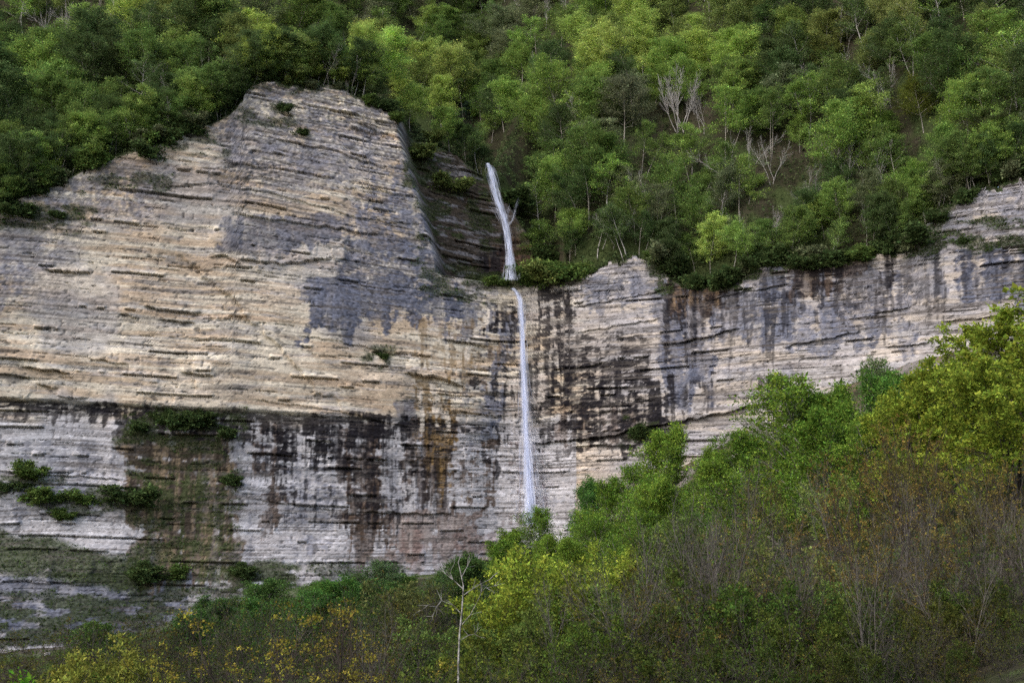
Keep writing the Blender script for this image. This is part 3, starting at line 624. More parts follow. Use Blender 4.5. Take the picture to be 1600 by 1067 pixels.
def tell_apart(rows):
    by = {}
    for u, lab, o in rows: by.setdefault(lab, []).append((u, o))
    for lab, m in by.items():
        m.sort(key=lambda p: p[0]); n = len(m)
        if n == 1: continue
        od = ['', 'second ', 'third ', 'fourth ', 'fifth ', 'sixth ', 'seventh ', 'eighth ', 'ninth ', 'tenth ', 'eleventh ', 'twelfth ']
        words = [', leftmost']+[', '+(od[i]+'from left' if i < n-i else od[n-1-i]+'from right') for i in range(1, n-1)]+[', rightmost']
        if n > 24: continue
        for (u, o), w in zip(m, words): o['label'] = lab+w
tell_apart(forest)
print('forest trees', len(cand), 'tries', tries)

# undergrowth: nobody could count it
def leaf_cloud(P, N, rs, size, up=.8, aspect=.6):
    n = len(P); ax = norm(rs.normal(0, 1, (n, 3))*[1, 1, .5]+N*.3); nm = norm(rs.normal(0, .6, (n, 3))+N*up); sd = norm(np.cross(nm, ax))
    s = (size*rs.lognormal(0, .35, n))[:, None]; w = s*aspect
    Vv = np.stack([P-ax*s*.5, P+sd*w*.5, P+ax*s*.5, P-sd*w*.5], 1)
    return Vv.reshape(-1, 3), np.arange(4*n).reshape(-1, 4)
def undergrowth(name, n_cl, per, fn, size, rad, color, seed):
    rs = np.random.RandomState(seed); c = fn(rs, n_cl); n = len(c)
    R = rad*rs.lognormal(0, .35, n); tintc = rs.lognormal(0, .35, n)
    d = rs.normal(0, 1, (n, per, 3)); d = d/np.linalg.norm(d, axis=2, keepdims=True)*rs.uniform(.3, 1, (n, per, 1))
    d[..., 2] = np.abs(d[..., 2])*.8
    P = (c[:, None, :]+d*R[:, None, None]).reshape(-1, 3)
    Vv, Qv = leaf_cloud(P, np.array([0, -.3, 1.]), rs, size)
    tint = np.repeat(np.repeat(tintc, per)*rs.lognormal(0, .2, n*per), 4)
    return obj(name, mesh(name, Vv, Qv, M_LEAF, {'tint': ('FLOAT', np.clip(tint, .3, 2.5))}), kind='stuff', color=color)
def hill_pts(rs, n):
    x = rs.uniform(-190, 190, n*3); d = rs.uniform(0, 1, n*3)**1.7*190; y = yrim(x)+d; z = H(x, y)
    u, v = proj(x, y, z); ok = (v > -60) & (u > -80) & (u < 1680) & ~((np.abs(u-1510) < 36) & (np.abs(v-92) < 22)) & ~((np.abs(u-1352) < 30) & (np.abs(v-160) < 14)) & ~((u > 742) & (u < 800) & (d < 6))
    return np.stack([x, y, z], 1)[ok][:n]
undergrowth('undergrowth', 19000, 13, hill_pts, .56, 2.2, (.056, .078, .032), 31)  # dark leaf tone paints in the shade of gaps between the crowns

# ================================================================== PLANTS ON THE WALL
gi = np.argwhere(G > .35)
rs = np.random.RandomState(41)
pk = gi[rs.randint(0, len(gi), 42000)]
Pm = np.stack([X[pk[:, 0], pk[:, 1]], Yc[pk[:, 0], pk[:, 1]]-.1, Z[pk[:, 0], pk[:, 1]]], 1)+rs.normal(0, .12, (len(pk), 3))
Vv, Qv = leaf_cloud(Pm+np.array([0, -.15, .1]), np.array([0, -.6, .8]), rs, .42, .6, .42)
tintg = fbm(Pm[:, 0]/3, Pm[:, 2]/3, 43, 3)*1.5+.25
obj('ledge_grass', mesh('ledge_grass', Vv, Qv, M_LEAF, {'tint': ('FLOAT', np.repeat(tintg, 4))}), kind='stuff', color=(.046, .070, .024))
def on_wall(u, v):
    """point of the cliff seen at (u, v): nearest grid vertex, nearest to the camera first"""
    dd = (U-u)**2+(V_-v)**2; c = np.argwhere(dd < 9)
    if len(c) == 0: i, j = np.unravel_index(np.argmin(dd), SH)
    else: i, j = c[np.argmin(Yc[c[:, 0], c[:, 1]])]
    return float(X[i, j]), float(Yc[i, j]), float(Z[i, j])
ledge = [ # u, v(base), height px, colour, label
 (255, 668, 30, DARK, 'dark shrub at the left end of the bushes under the black ledge'), (285, 672, 34, DARK, 'dense dark shrub over the brown seep curtain'), (322, 668, 38, DARK, 'tallest dark shrub at the right end of the ledge bushes'),
 (350, 688, 24, DARK, 'small dark shrub drooping right of the ledge bushes'), (215, 676, 22, DARK, 'low dark bush under the black band left of the brown curtain'),
 (34, 748, 36, MID, 'upright green sapling on the narrow ledge at the far left'), (20, 770, 26, DARK, 'low dark bush at the left edge on the narrow ledge'), (75, 790, 36, MID, 'round green bush hanging on the lower left wall'), (92, 812, 24, MID, 'trailing green bush below the round hanging bush'),
 (140, 790, 30, MID, 'green bush in the middle of the lower left ledge'), (205, 796, 46, DARK, 'tall dark bush where the ledge meets the brown curtain'), (368, 760, 24, DARK, 'small bush right of the brown curtain'),
 (600, 562, 16, DARK, 'tiny shrub alone on the middle of the pale wall'), (30, 345, 36, DARK, 'dark shrub beneath the forest edge at far left'), (90, 345, 18, DARK, 'low dark mat of shrub on the upper left wall'),
 (240, 252, 36, DARK, 'dark bush overhanging the left rim of the cliff'), (300, 214, 26, DARK, 'low bush on the rim under the left forest'), (440, 178, 20, DARK, 'dark mat of bush high on the shoulder'),
 (472, 212, 16, DARK, 'small round bush on the speckled upper wall'), (280, 850+55, 30, MID, 'green bush near the foot of the brown curtain'), (235, 912, 40, DARK, 'dark bush at the right end of the grassy bench'), (385, 905, 30, DARK, 'low bush on talus right of the brown curtain'),
 (700, 300, 34, OLIVE, 'dull green shrub on the dark rock left of the upper fall'), (775, 448, 20, MID, 'grassy bush left of the lip of the lower fall'), (835, 452, 32, MID, 'leafy bush just right of the lip of the lower fall'),
 (865, 448, 48, OLIVE, 'thin leggy shrub on the terrace right of the lip'), (890, 440, 42, MID, 'bushy shrub at the right end of the waterfall terrace'), (850, 415, 40, DARK, 'dark shrub behind the waterfall terrace'), (810, 440, 16, DARK, 'low tuft between the two falls'),
 (1050, 432, 46, DARK, 'dark bush hanging over the rim left of the bright round tree'), (1085, 455, 40, DARK, 'dark bush under the bright round tree'), (1135, 455, 42, DARK, 'dark overhanging bush right of the bright round tree'), (1025, 408, 26, MID, 'small green bush on the pale nose of the right wall'),
 (1195, 420, 34, DARK, 'dark bush on the rim above the pale joint'), (1300, 420, 44, DARK, 'dark bush hanging above the brown seep on the right wall'), (1350, 412, 34, MID, 'green bush on the rim above the black seep'), (1430, 392, 44, DARK, 'dark bush at the step in the right rim'), (1250, 425, 36, DARK, 'drooping dark bush above the right wall'),
 (1000, 685, 30, DARK, 'greyish shrub at the foot of the right wall'), (1500, 385, 16, DARK, 'low bush line on the stepped ledges at far right'), (1460, 350, 26, DARK, 'dark bush on the corner of the stepped ledges'),
 (822, 318, 46, DARK, 'dark bush right of the middle of the upper fall'), (846, 440, 44, MID, 'broad bush in the middle of the waterfall terrace'), (660, 250, 30, OLIVE, 'dull shrub on the edge of the buttress beside the gully'), (685, 205, 26, OLIVE, 'bush on the slope end above the gully'), (620, 195, 20, MID, 'grassy bush on the rim of the buttress')]
for (u, v, hp, col, lab) in ledge:
    x, y, z = on_wall(u, v); p = PU[RNG.randint(4)]; s = hp*y/F_PX/p['h']
    place('shrub', p, x, y+.2, z, s*.95, lab, 'shrub', 'shrubs on the cliff ledges and rim', color=tuple(np.array(col)*.72), sxy=1.65)
rims = []
for i in range(46):
    u = [RNG.uniform(-10, 385), RNG.uniform(-10, 385), RNG.uniform(385, 700), RNG.uniform(1020, 1600)][i % 4]
    vr = float(np.interp(u, [p[0] for p in RIM], [p[1] for p in RIM])); x, y, z = on_wall(u, vr+RNG.uniform(0, 9))
    p = PU[RNG.randint(4)]; s_ = RNG.uniform(24, 44)*(.6 if 385 < u < 700 else 1)*y/F_PX/p['h']; c_ = [DARK, DARK, MID, GREY][RNG.randint(4)]
    lab = CNAME[c_]+' bush leaning over the '+('left cliff rim' if u < 385 else 'buttress top' if u < 700 else 'right cliff rim')
    rims.append((u, lab, place('shrub', p, x, y+.3, z-.3, s_, lab, 'shrub', 'shrubs on the cliff ledges and rim', color=tuple(np.array(c_)*.8), sxy=1.3)))
tell_apart(rims)
kn = []
# bushes of the knoll over the buttress and along the grassy shoulder
for i in range(24):
    u = RNG.uniform(405, 640); v = RNG.uniform(92, 140) + max(0, u-540)*.45; h = on_hill(u, v)
    if h is None: continue
    lab = 'low green bush on the open knoll over the buttress'
    kn.append((u, lab, place('shrub', PU[RNG.randint(4)], *h, RNG.uniform(.5, .9), lab, 'shrub', 'bushes on the knoll', color=[OLIVE, MID, DARK, GREY][RNG.randint(4)], sxy=1.2)))
tell_apart(kn)

# ================================================================== WATERFALLS
mw, nt, out = mat_new('falling_water'); L_ = nt.links
dd_ = nd(nt, 'ShaderNodeBsdfDiffuse'); dd_.inputs[0].default_value = (.66, .71, .86, 1); tl = nd(nt, 'ShaderNodeBsdfTranslucent'); tl.inputs[0].default_value = (.66, .71, .86, 1)
m1 = nd(nt, 'ShaderNodeMixShader'); m1.inputs[0].default_value = .4; L_.new(dd_.outputs[0], m1.inputs[1]); L_.new(tl.outputs[0], m1.inputs[2])
tr = nd(nt, 'ShaderNodeBsdfTransparent'); at = nd(nt, 'ShaderNodeAttribute', attribute_name='opacity'); m2 = nd(nt, 'ShaderNodeMixShader')
L_.new(at.outputs['Fac'], m2.inputs[0]); L_.new(tr.outputs[0], m2.inputs[1]); L_.new(m1.outputs[0], m2.inputs[2]); L_.new(m2.outputs[0], out.inputs[0])
def fall(path, Yp, n, seed, wid=(.10, .30), dens=(.25, .7), lenr=(.08, .35), depth=1.0):
    """strands of falling water round a path of (u, v, half width) with depth Yp"""
    rs = np.random.RandomState(seed); P = np.array(path, float); Yp = np.array(Yp, float)
    x, z = unproj(P[:, 0], P[:, 1], Yp); hw = P[:, 2]*Yp/F_PX
    t = np.linspace(0, 1, len(P)); Vs, Qs, De, k = [], [], [], 0
    for i in range(n):
        t0 = rs.uniform(-.1, 1); t1 = min(1.0, t0+rs.uniform(*lenr)); t0 = max(0, t0)
        if t1-t0 < .02: continue
        m = 10; s = np.linspace(t0, t1, m); off = np.clip(rs.normal(0, .48), -1.1, 1.1); offy = rs.normal(0, .4)*depth
        cx = np.interp(s, t, x)+np.interp(s, t, hw)*off+np.cumsum(rs.normal(0, .05, m)); cy_ = np.interp(s, t, Yp)+offy*np.interp(s, t, hw); cz = np.interp(s, t, z)
        w = rs.uniform(*wid)*np.sin(np.linspace(.15, 3.0, m))*(.6+.5*s); yaw = rs.uniform(-.9, .9)
        a = np.stack([cx-w*math.cos(yaw), cy_-w*math.sin(yaw), cz], 1); b = np.stack([cx+w*math.cos(yaw), cy_+w*math.sin(yaw), cz], 1)
        Vs.append(np.stack([a, b], 1).reshape(-1, 3)); id_ = k+np.arange(2*m).reshape(m, 2); k += 2*m
        Qs.append(np.stack([id_[:-1, 0], id_[:-1, 1], id_[1:, 1], id_[1:, 0]], -1))
        e = rs.uniform(*dens)*np.sin(np.linspace(.3, 2.9, m))*(1.1-.35*abs(off)); De.append(np.repeat(e, 2))
    return np.concatenate(Vs), np.concatenate(Qs), np.concatenate(De)
def cat_(*ms):
    Vs, Qs, Ds, k = [], [], [], 0
    for a, b, c in ms: Vs.append(a); Qs.append(b+k); Ds.append(c); k += len(a)
    return np.concatenate(Vs), np.concatenate(Qs), np.concatenate(Ds)
def wall_front(u, v, off=1.2):
    m = (np.abs(U-u) < 9) & (np.abs(V_-v) < 7)
    return float(Yc[m].min())-off if m.any() else 396.
low_path = [(801, 450, 4), (807, 456, 6), (813, 470, 7), (816, 500, 7.5), (818, 560, 8), (820, 620, 9), (822, 680, 11), (825, 730, 16), (828, 775, 21), (829, 822, 26)]
yl0 = wall_front(803, 452, .3); yl1 = min(wall_front(818, v) for v in range(480, 760, 20))-.5
Yl = np.interp([p[1] for p in low_path], [450, 475, 822], [yl0, min(yl0, yl1), yl1-1.5])
a = fall([(u, v, w*.9) for u, v, w in low_path], Yl, 800, 1, (.06, .26), (.06, .34), (.03, .14)); b = fall([(u, v, w*.36) for u, v, w in low_path], Yl-.1, 520, 2, (.05, .2), (.3, .95), (.02, .12))
c = fall([(820, 560, 12), (823, 660, 19), (826, 740, 25), (828, 812, 30)], [yl1-.8]*4, 60, 3, (.9, 1.6), (.006, .02), (.15, .4))
core = fall([(u, v, w*.30) for u, v, w in low_path], Yl+.1, 90, 12, (.22, .5), (.25, .6), (.08, .3)); b = cat_(b, core)
wf = bpy.data.objects.new('waterfall', None); COL.objects.link(wf); wf.location = (0, 0, 0)
wf['label'] = 'tall slender white waterfall dropping free down the lower cliff'; wf['category'] = 'waterfall'
obj('water_column', mesh('water_column', *cat_(a, b)[:2], mw, {'opacity': ('FLOAT', cat_(a, b)[2])}), wf)
obj('spray', mesh('spray', c[0], c[1], mw, {'opacity': ('FLOAT', c[2])}), wf)
up_path = [(762, 255, 2.5), (764, 259, 5), (766, 264, 7), (768, 275, 9), (774, 300, 10), (781, 325, 10), (788, 343, 8), (793, 370, 8), (797, 400, 9), (798, 425, 12), (798, 438, 13)]
Yu = np.array([wall_front(u, v, .8) for u, v, _ in up_path]); Yu = np.minimum.accumulate(Yu)
a = fall([(u, v, w*1.0) for u, v, w in up_path], Yu, 420, 5, (.06, .2), (.08, .38), (.05, .18)); b = fall([(u, v, w*.75) for u, v, w in up_path], Yu-.15, 240, 6, (.05, .15), (.3, .8), (.03, .12))
core = fall([(u, v, w*.45) for u, v, w in up_path], Yu+.1, 90, 13, (.15, .35), (.2, .5), (.05, .2)); b = cat_(b, core)
sd_ = [(811, 308, 2.5), (806, 325, 3), (800, 345, 3), (795, 352, 3)]
Ys = [wall_front(u, v, .8) for u, v, _ in sd_]; c = fall(sd_, Ys, 50, 7, (.05, .12), (.08, .3), (.3, .7)); c2 = fall([(797, 318, 1.), (793, 335, 1.3), (790, 345, 1.5)], [min(Ys)]*3, 14, 8, (.05, .1), (.1, .35), (.3, .7))
wu_ = bpy.data.objects.new('waterfall', None); COL.objects.link(wu_)
wu_['label'] = 'upper cascade sliding down the dark alcove above the green terrace'; wu_['category'] = 'waterfall'
v_, q_, d_ = cat_(a, b); obj('cascade', mesh('cascade', v_, q_, mw, {'opacity': ('FLOAT', d_)}), wu_)
v_, q_, d_ = cat_(c, c2); obj('side_trickle', mesh('side_trickle', v_, q_, mw, {'opacity': ('FLOAT', d_)}), wu_)

# ================================================================== PLANTS OF THE VALLEY FLOOR AND FOREGROUND
def stand(name, P, u, vtop, Y, label, cat, color, group=None, sxy=1., lean=0., rz=None):
    x, zt = unproj(u, vtop, Y); x = float(x); zt = float(zt); zg = float(ground(x, Y))-.2
    s = max((zt-zg)/P['h'], .25)
    return place(name, P, x, Y, zg, s, label, cat, group, color, rz, lean, sxy)
GRN, GRN2, LIM, YEL, ORG = (.092, .160, .024), (.120, .190, .028), (.185, .235, .032), (.130, .165, .022), (.105, .075, .018)
# green trees on the talus below the wall
for k, (u, vt, Y, col, sx_, lab) in enumerate([
  (1048, 655, 285, GRN2, 0.94, 'tall pointed green tree standing over its neighbours below the right wall'),
  (990, 715, 290, GRN, 0.94, 'dark green tree left of the tall pointed tree'), (950, 745, 300, GRN, 0.88, 'feathery green tree nearer the foot of the waterfall'),
  (912, 738, 310, (.06, .13, .03), 0.75, 'slim pale green tree close to the pale lower wall'), (884, 788, 300, GRN, 1.00, 'rounded green tree right of the foot of the waterfall'),
  (800, 822, 300, GRN2, 1.06, 'low green tree covering the foot of the waterfall'), (1010, 760, 250, GRN2, 1.00, 'leafy green tree in front of the tall pointed tree'), (1090, 720, 250, GRN, 1.00, 'green tree between the pointed tree and the round one'),
  (1160, 668, 240, GRN, 1.19, 'broad rounded green tree under the rubble slope'), (1130, 735, 220, (.07, .13, .03), 1.00, 'duller green tree in the hollow below the broad round tree'), (935, 800, 240, GRN, 1.00, 'green tree low on the slope beneath the feathery tree'),
  (856, 832, 260, GRN2, 1.0, 'bright low green tree in front of the rounded one'), (1040, 740, 230, GRN2, 1.2, 'wide green tree in front of the talus group'), (975, 770, 260, GRN2, 1.1, 'fresh green tree in the middle of the talus group'), (900, 835, 220, GRN2, 1.1, 'small bright green tree over the yellow green bushes'), (1120, 690, 260, GRN2, 1.0, 'green tree half hidden behind the broad rounded one'), (1085, 780, 190, GRN, 1.1, 'dim green tree below the wide one'), (780, 840, 290, GRN, 1.00, 'low dark green tree left of the foot of the waterfall'), (1220, 760, 190, GRN, 1.00, 'shaded green tree below the large leaning trees')]):
    stand('leafy_tree', PG[k % 3], u, vt, Y, lab, 'tree', col, 'green trees on the talus', sx_)
# large trees right
for k, (u, vt, Y, col, sx_, lab) in enumerate([
  (1292, 592, 165, GRN, 1.06, 'large dense green tree at the left of the big pair, above the twigs'), (1335, 565, 160, GRN2, 1.06, 'large dense green tree with upswept branches at the middle right'), (1390, 570, 165, (.08, .16, .03), 1.00, 'green tree between the dense pair and the lime tree'),
  (1300, 620, 150, GRN, 1.2, 'wide shaded green tree in front of the dense pair'), (1232, 676, 160, GRN2, 1.1, 'low bright green tree at the left foot of the dense pair'), (1360, 640, 140, GRN2, 1.1, 'bright green tree filling the gap below the dense pair'), (1256, 648, 175, GRN, 0.88, 'lower dark green flank tree left of the dense pair'), (1420, 545, 190, (.09, .13, .05), 0.62, 'thin grey green treetop against the wall, right of the dense pair')]):
    stand('leafy_tree', PG[k % 3], u, vt, Y, lab, 'tree', col, 'big green trees at right', sx_)
for k, (u, vt, Y, sx_, lab) in enumerate([(1640, 425, 112, 1.25, 'tall lime green tree cut by the right edge of the photo'), (1500, 540, 116, 1.1, 'lime green tree with layered branches left of the tall one'), (1560, 560, 104, 1.1, 'lime tree in front of the tall lime tree'), (1430, 600, 120, 1.0, 'low lime crown between dense green and layered lime trees'), (1565, 490, 122, 1.0, 'rounded lime tree filling the gap behind the layered ones')]):
    stand('lime_tree', PL[k % 2], u, vt, Y, lab, 'tree', LIM, 'lime green trees at the right edge', sx_)
# orange budding trees
for k, (u, vt, Y, lab) in enumerate([(1530, 625, 74, 'budding tree with rusty orange tufts before the lime trees'), (1440, 668, 76, 'brown budding tree left of the rusty tufted one'), (1375, 720, 72, 'smaller budding tree with golden brown tufts'), (1600, 650, 70, 'budding tree with rusty buds at the right edge'), (1480, 740, 64, 'low budding tree in front of the rusty tufted one'),
  (1300, 790, 68, 'low golden budding tree at the left of its row'), (1180, 770, 95, 'sparse brown budding tree beside the green talus trees'), (1235, 725, 105, 'thin budding tree under the dense green pair'), (1400, 640, 92, 'tall brown budding tree before the dense green pair'), (1570, 690, 82, 'brown budding tree behind the rusty right edge one'), (1500, 690, 88, 'brown budding tree close behind the rusty tufted one'), (1340, 690, 96, 'airy brown budding tree under the dense green pair'), (1450, 790, 62, 'low brown budding tree in the right thicket'), (1550, 780, 60, 'brown budding tree beside the pale trunked bare tree'), (1400, 860, 56, 'lowest brown budding tree in the right thicket'), (1270, 850, 62, 'brown budding tree under the pale leafy bush')]):
    stand('budding_tree', PO[k % 3], u, vt, Y, lab, 'tree', [(.120, .092, .024), (.100, .092, .024), (.115, .084, .022)][k % 3], 'budding trees at right', .8)
# yellow-green bushes in the middle
for k, (u, vt, Y, col, lab) in enumerate([(830, 848, 95, LIM, 'bright yellow green bush in the centre below the waterfall'), (880, 862, 90, YEL, 'yellow green bush right of the bright one'), (930, 880, 88, (.10, .15, .03), 'duller green bush at the right of the yellow green pair'), (770, 900, 85, YEL, 'yellow green bush behind the white dead birch'), (700, 940, 80, (.08, .12, .03), 'green bush left of the white dead birch'),
  (950, 830, 130, LIM, 'small lime bush high on the middle slope'), (640, 900, 120, (.08, .09, .03), 'olive brown bush left of the birch'), (1290, 740, 120, (.15, .2, .05), 'pale yellow green bush among twigs under the dense pair'), (1250, 815, 75, (.12, .14, .04), 'pale leafy bush in the gap of the twigs'), (1330, 900, 60, (.09, .14, .03), 'green bush low among the twigs at right'), (850, 930, 70, (.08, .11, .025), 'dim green bush below the yellow green pair'), (800, 960, 62, (.09, .11, .02), 'dull bush right of the birch foot'),
  (1060, 800, 110, (.09, .13, .03), 'greenish bush behind the bare twigs in the middle'), (1000, 900, 66, (.050, .078, .016), 'dark olive bush left of the slim grey bare tree'), (1100, 870, 64, (.055, .070, .016), 'dark brownish bush under the slim grey bare tree'), (1180, 900, 58, (.045, .075, .015), 'dark green bush in the heart of the thicket'), (1260, 930, 54, (.060, .080, .016), 'dark olive bush under the pale leafy bush'), (1390, 900, 56, (.045, .066, .014), 'dark bush beneath the leaning grey bare tree'), (1450, 930, 53, (.055, .062, .014), 'brownish dark bush beneath the crooked bare tree'), (1510, 890, 56, (.045, .070, .014), 'dark green bush near the pale trunked bare tree'), (1580, 900, 53, (.050, .060, .014), 'dark bush at the lower right edge'), (930, 960, 58, (.060, .090, .016), 'green bush low among twigs left of the thicket heart'), (1060, 980, 50, (.045, .062, .014), 'dark bush near the bottom edge in the middle'), (1200, 1000, 48, (.040, .060, .013), 'dark bush near the bottom edge below the thicket heart'), (1340, 1000, 47, (.045, .058, .013), 'dark bush near the bottom edge right of the thicket heart'), (1500, 1000, 46, (.040, .055, .013), 'dark bush near the bottom right corner')]):
    stand('leafy_bush', PY[k % 3], u, vt, Y, lab, 'bush', col, 'yellow green bushes', .9)
# green mounds at the left middle
for k, (u, vt, Y, col, lab) in enumerate([(520, 893, 200, (.055, .12, .025), 'green mound of foliage below the talus, left of centre'), (465, 915, 190, (.05, .11, .025), 'darker green mound left of centre'), (580, 900, 210, (.05, .10, .03), 'dim green tree at the right of the mounds'), (290, 945, 170, (.05, .10, .025), 'green treetop under the brown curtain'), (180, 965, 160, (.05, .09, .02), 'small green treetop at lower left'), (420, 900, 240, (.06, .11, .03), 'dim green treetop at the left of the mounds'), (340, 925, 230, (.05, .10, .03), 'dim green treetop under the right side of the brown curtain'), (545, 905, 230, (.075, .14, .03), 'fresh green treetop between the mounds'), (610, 905, 180, (.06, .11, .03), 'green bushy tree left of the grey green treetop'), (690, 885, 260, (.07, .12, .03), 'broad dim tree against the foot of the brown stained wall'), (755, 868, 270, (.07, .135, .025), 'green tree against the wall left of the low dark one'), (500, 905, 270, (.06, .11, .03), 'dim bushy tree on the rubble foot'), (570, 893, 280, (.055, .09, .03), 'greyish bushy tree closest to the wall foot'), (380, 928, 260, (.055, .09, .03), 'greyish bushy tree under the low talus bush'), (630, 893, 290, (.075, .13, .03), 'small fresh tree under the brown stained wall'), (715, 858, 230, (.05, .09, .025), 'dark green treetop behind the birch'), (650, 870, 230, (.06, .10, .04), 'grey green treetop in front of the brown stained wall')]):
    stand('leafy_tree', PG[k % 3], u, vt, Y, lab, 'tree', col, 'green mounds below the cliff', 1.35)
# yellow maple saplings and the lower left
for k, (u, vt, Y, lab) in enumerate([(400, 935, 52, 'sapling with clusters of golden yellow young leaves, tallest of its row'), (455, 955, 50, 'golden sapling right of the tallest one'), (330, 960, 54, 'golden sapling left of the tallest one'), (535, 930, 55, 'golden leaved sapling at the right of the row'), (290, 1000, 48, 'low golden sapling near the bottom edge'), (510, 1000, 46, 'small golden sapling at the bottom edge'), (610, 1010, 47, 'yellow tufted sapling at the bottom edge left of the birch')]):
    stand('golden_sapling', PM[k % 3], u, vt, Y, lab, 'sapling', (.175, .150, .026), 'golden saplings', .95)
for k, (u, vt, Y, col, lab) in enumerate([(150, 1005, 60, (.15, .16, .03), 'yellow green bush at the lower left'), (205, 985, 62, (.14, .15, .03), 'taller yellow green bush at the lower left'), (40, 1048, 30, (.10, .22, .02), 'vivid green sprig in the bottom left corner')]):
    stand('leafy_bush', PY[k % 3], u, vt, Y, lab, 'bush', col, 'yellow green bushes', .9)
# bare brown shrubs
tw = [(40, 965, 130), (100, 960, 140), (160, 960, 130), (215, 955, 140), (270, 950, 130), (310, 945, 120), (350, 935, 130), (430, 930, 120), (505, 920, 125), (700, 905, 110), (60, 985, 100), (120, 965, 110), (0, 1000, 95), (240, 950, 110), (330, 930, 115), (390, 930, 110), (470, 945, 100), (560, 905, 110), (610, 890, 105), (670, 900, 100), (575, 950, 75), (640, 960, 66), (500, 985, 60), (250, 1010, 66), (90, 1010, 70),
      (980, 880, 72), (1040, 820, 76), (1100, 790, 78), (1150, 830, 66), (1210, 850, 60), (1270, 880, 58), (1000, 930, 58), (1080, 900, 56), (1160, 930, 52), (930, 960, 56), (880, 985, 54), (1330, 850, 62), (1400, 820, 60), (1460, 850, 56), (1530, 830, 56), (1590, 800, 58),
      (1380, 930, 50), (1300, 960, 48), (1440, 960, 48), (1520, 930, 48), (1580, 940, 47), (1230, 980, 46), (1120, 1000, 46), (1020, 1005, 46), (960, 1020, 46), (800, 1010, 50), (740, 1015, 52), (660, 1030, 48), (1350, 1020, 44), (1480, 1030, 44), (1570, 1030, 43), (560, 1030, 46), (400, 1030, 46), (200, 1040, 46), (120, 1045, 46), (30, 1030, 55)]
def tw_place(u, Y):
    row = 'near' if Y < 58 else 'middle' if Y < 85 else 'far'
    at = ('in the bottom left corner' if u < 130 else 'under the grassy bench' if u < 270 else 'around the golden saplings' if u < 480 else 'left of the green mounds edge' if u < 560 else 'just left of the white birch' if u < 715 else
          'just right of the white birch' if u < 900 else 'below the yellow green bushes' if u < 1010 else 'below the slim grey tree' if u < 1130 else 'below the broad rounded tree' if u < 1250 else 'below the dense green pair' if u < 1380 else 'below the rusty budding tree' if u < 1520 else 'at the right edge')
    return row, at
rows = []
for k, (u, vt, Y) in enumerate(tw):
    row, at_ = tw_place(u, Y)
    lab = dict(near='bare twiggy shrub of the nearest row ', middle='bare twiggy shrub of the middle row ', far='hazy twiggy shrub of the far row ')[row]+at_
    o = stand('twiggy_shrub', PT[k % 4], u, vt, Y, lab, 'shrub', [(.062, .066, .014), (.046, .070, .013), (.066, .054, .013), (.036, .055, .013)][(k*7//3) % 4], lab.replace(' shrub ', ' shrubs ', 1), 1.0)
    rows.append((u, lab, o))
tell_apart(rows)
for k, (u, vt, Y, lab) in enumerate([(1070, 755, 68, 'slim grey bare tree rising above the middle thicket'), (1165, 720, 72, 'slim bare tree beside the broad round green tree'), (1545, 760, 60, 'pale trunked bare tree near the right edge'), (1360, 830, 52, 'grey bare tree leaning in the right thicket'), (1460, 800, 56, 'bare crooked tree right of the leaning grey one'), (885, 890, 62, 'thin bare tree in front of the yellow green bushes'), (590, 930, 58, 'bare grey sapling left of the birch'), (1000, 800, 74, 'bare grey tree among twigs before the talus trees'), (1120, 800, 64, 'upright bare tree in the middle of the thicket'), (1240, 830, 58, 'bare tree of upright stems below the dense green pair'), (1300, 720, 78, 'tall thin bare tree against the dense green pair'), (1420, 740, 68, 'bare stemmed tree among the brown budding trees'), (1590, 760, 58, 'bare tree cut by the right edge'), (960, 880, 60, 'bare sapling right of the yellow green bushes'), (1510, 850, 52, 'low bare tree at the lower right')]):
    stand('bare_tree', PD[k % 3], u, vt, Y, lab, 'tree', (.12, .12, .03), 'bare trees of the thicket', .8)
# the white dead birch: one tree of its own
bp = lambda u, v, dy=0.: (float(unproj(u, v, 58+dy)[0]), 58+dy, float(unproj(u, v, 58+dy)[1]))
gz = float(ground(bp(717, 1060)[0], 58))-.3
trunk_px = [(718, 1090), (716, 1040), (718, 990), (722, 950), (724, 915), (720, 895), (716, 878), (722, 862)]
limbs = [([(722, 960), (708, 945), (690, 938), (668, 945), (660, 952)], -.6), ([(723, 930), (738, 920), (750, 912), (765, 905), (780, 892)], .5), ([(724, 920), (708, 905), (703, 893), (710, 880)], .3), ([(722, 975), (735, 960), (748, 935), (752, 925)], -.4), ([(719, 1000), (732, 992), (742, 990)], .2), ([(722, 900), (730, 885), (734, 868)], .2), ([(690, 938), (682, 948), (676, 962)], -.7), ([(750, 912), (760, 918), (772, 915)], .6), ([(708, 905), (698, 898), (690, 890)], .4)]
T = np.array([bp(*p) for p in trunk_px]); T[0, 2] = gz
br = [(T, .045, .010, 0)]
for pts_, dy in limbs:
    br.append((np.array([bp(u, v, dy*i/len(pts_)) for i, (u, v) in enumerate(pts_)]), .018, .006, 1))
o0 = np.array(T[0]); br = [(p-o0, a, b, l) for p, a, b, l in br]
g = np.random.RandomState(5)
extra = []
for p, a, b, l in br[1:]:
    for q in range(5):
        i = g.randint(1, len(p)); d = norm(p[i]-p[i-1]+g.normal(0, .25, 3)+[0, 0, .15]); extra.append((np.array([p[i], p[i]+d*.25, p[i]+d*.45+g.normal(0, .04, 3)]), .012, .005, 2))
bt = bpy.data.objects.new('birch_tree', None); COL.objects.link(bt); bt.location = o0
bt['label'] = 'dead white birch with crooked leafless branches before the green bushes'; bt['category'] = 'tree'
v1, q1 = tubes(br[:1], (8,)); obj('trunk', mesh('birch_trunk', v1, q1, M_BIRCH, smooth=True), bt)
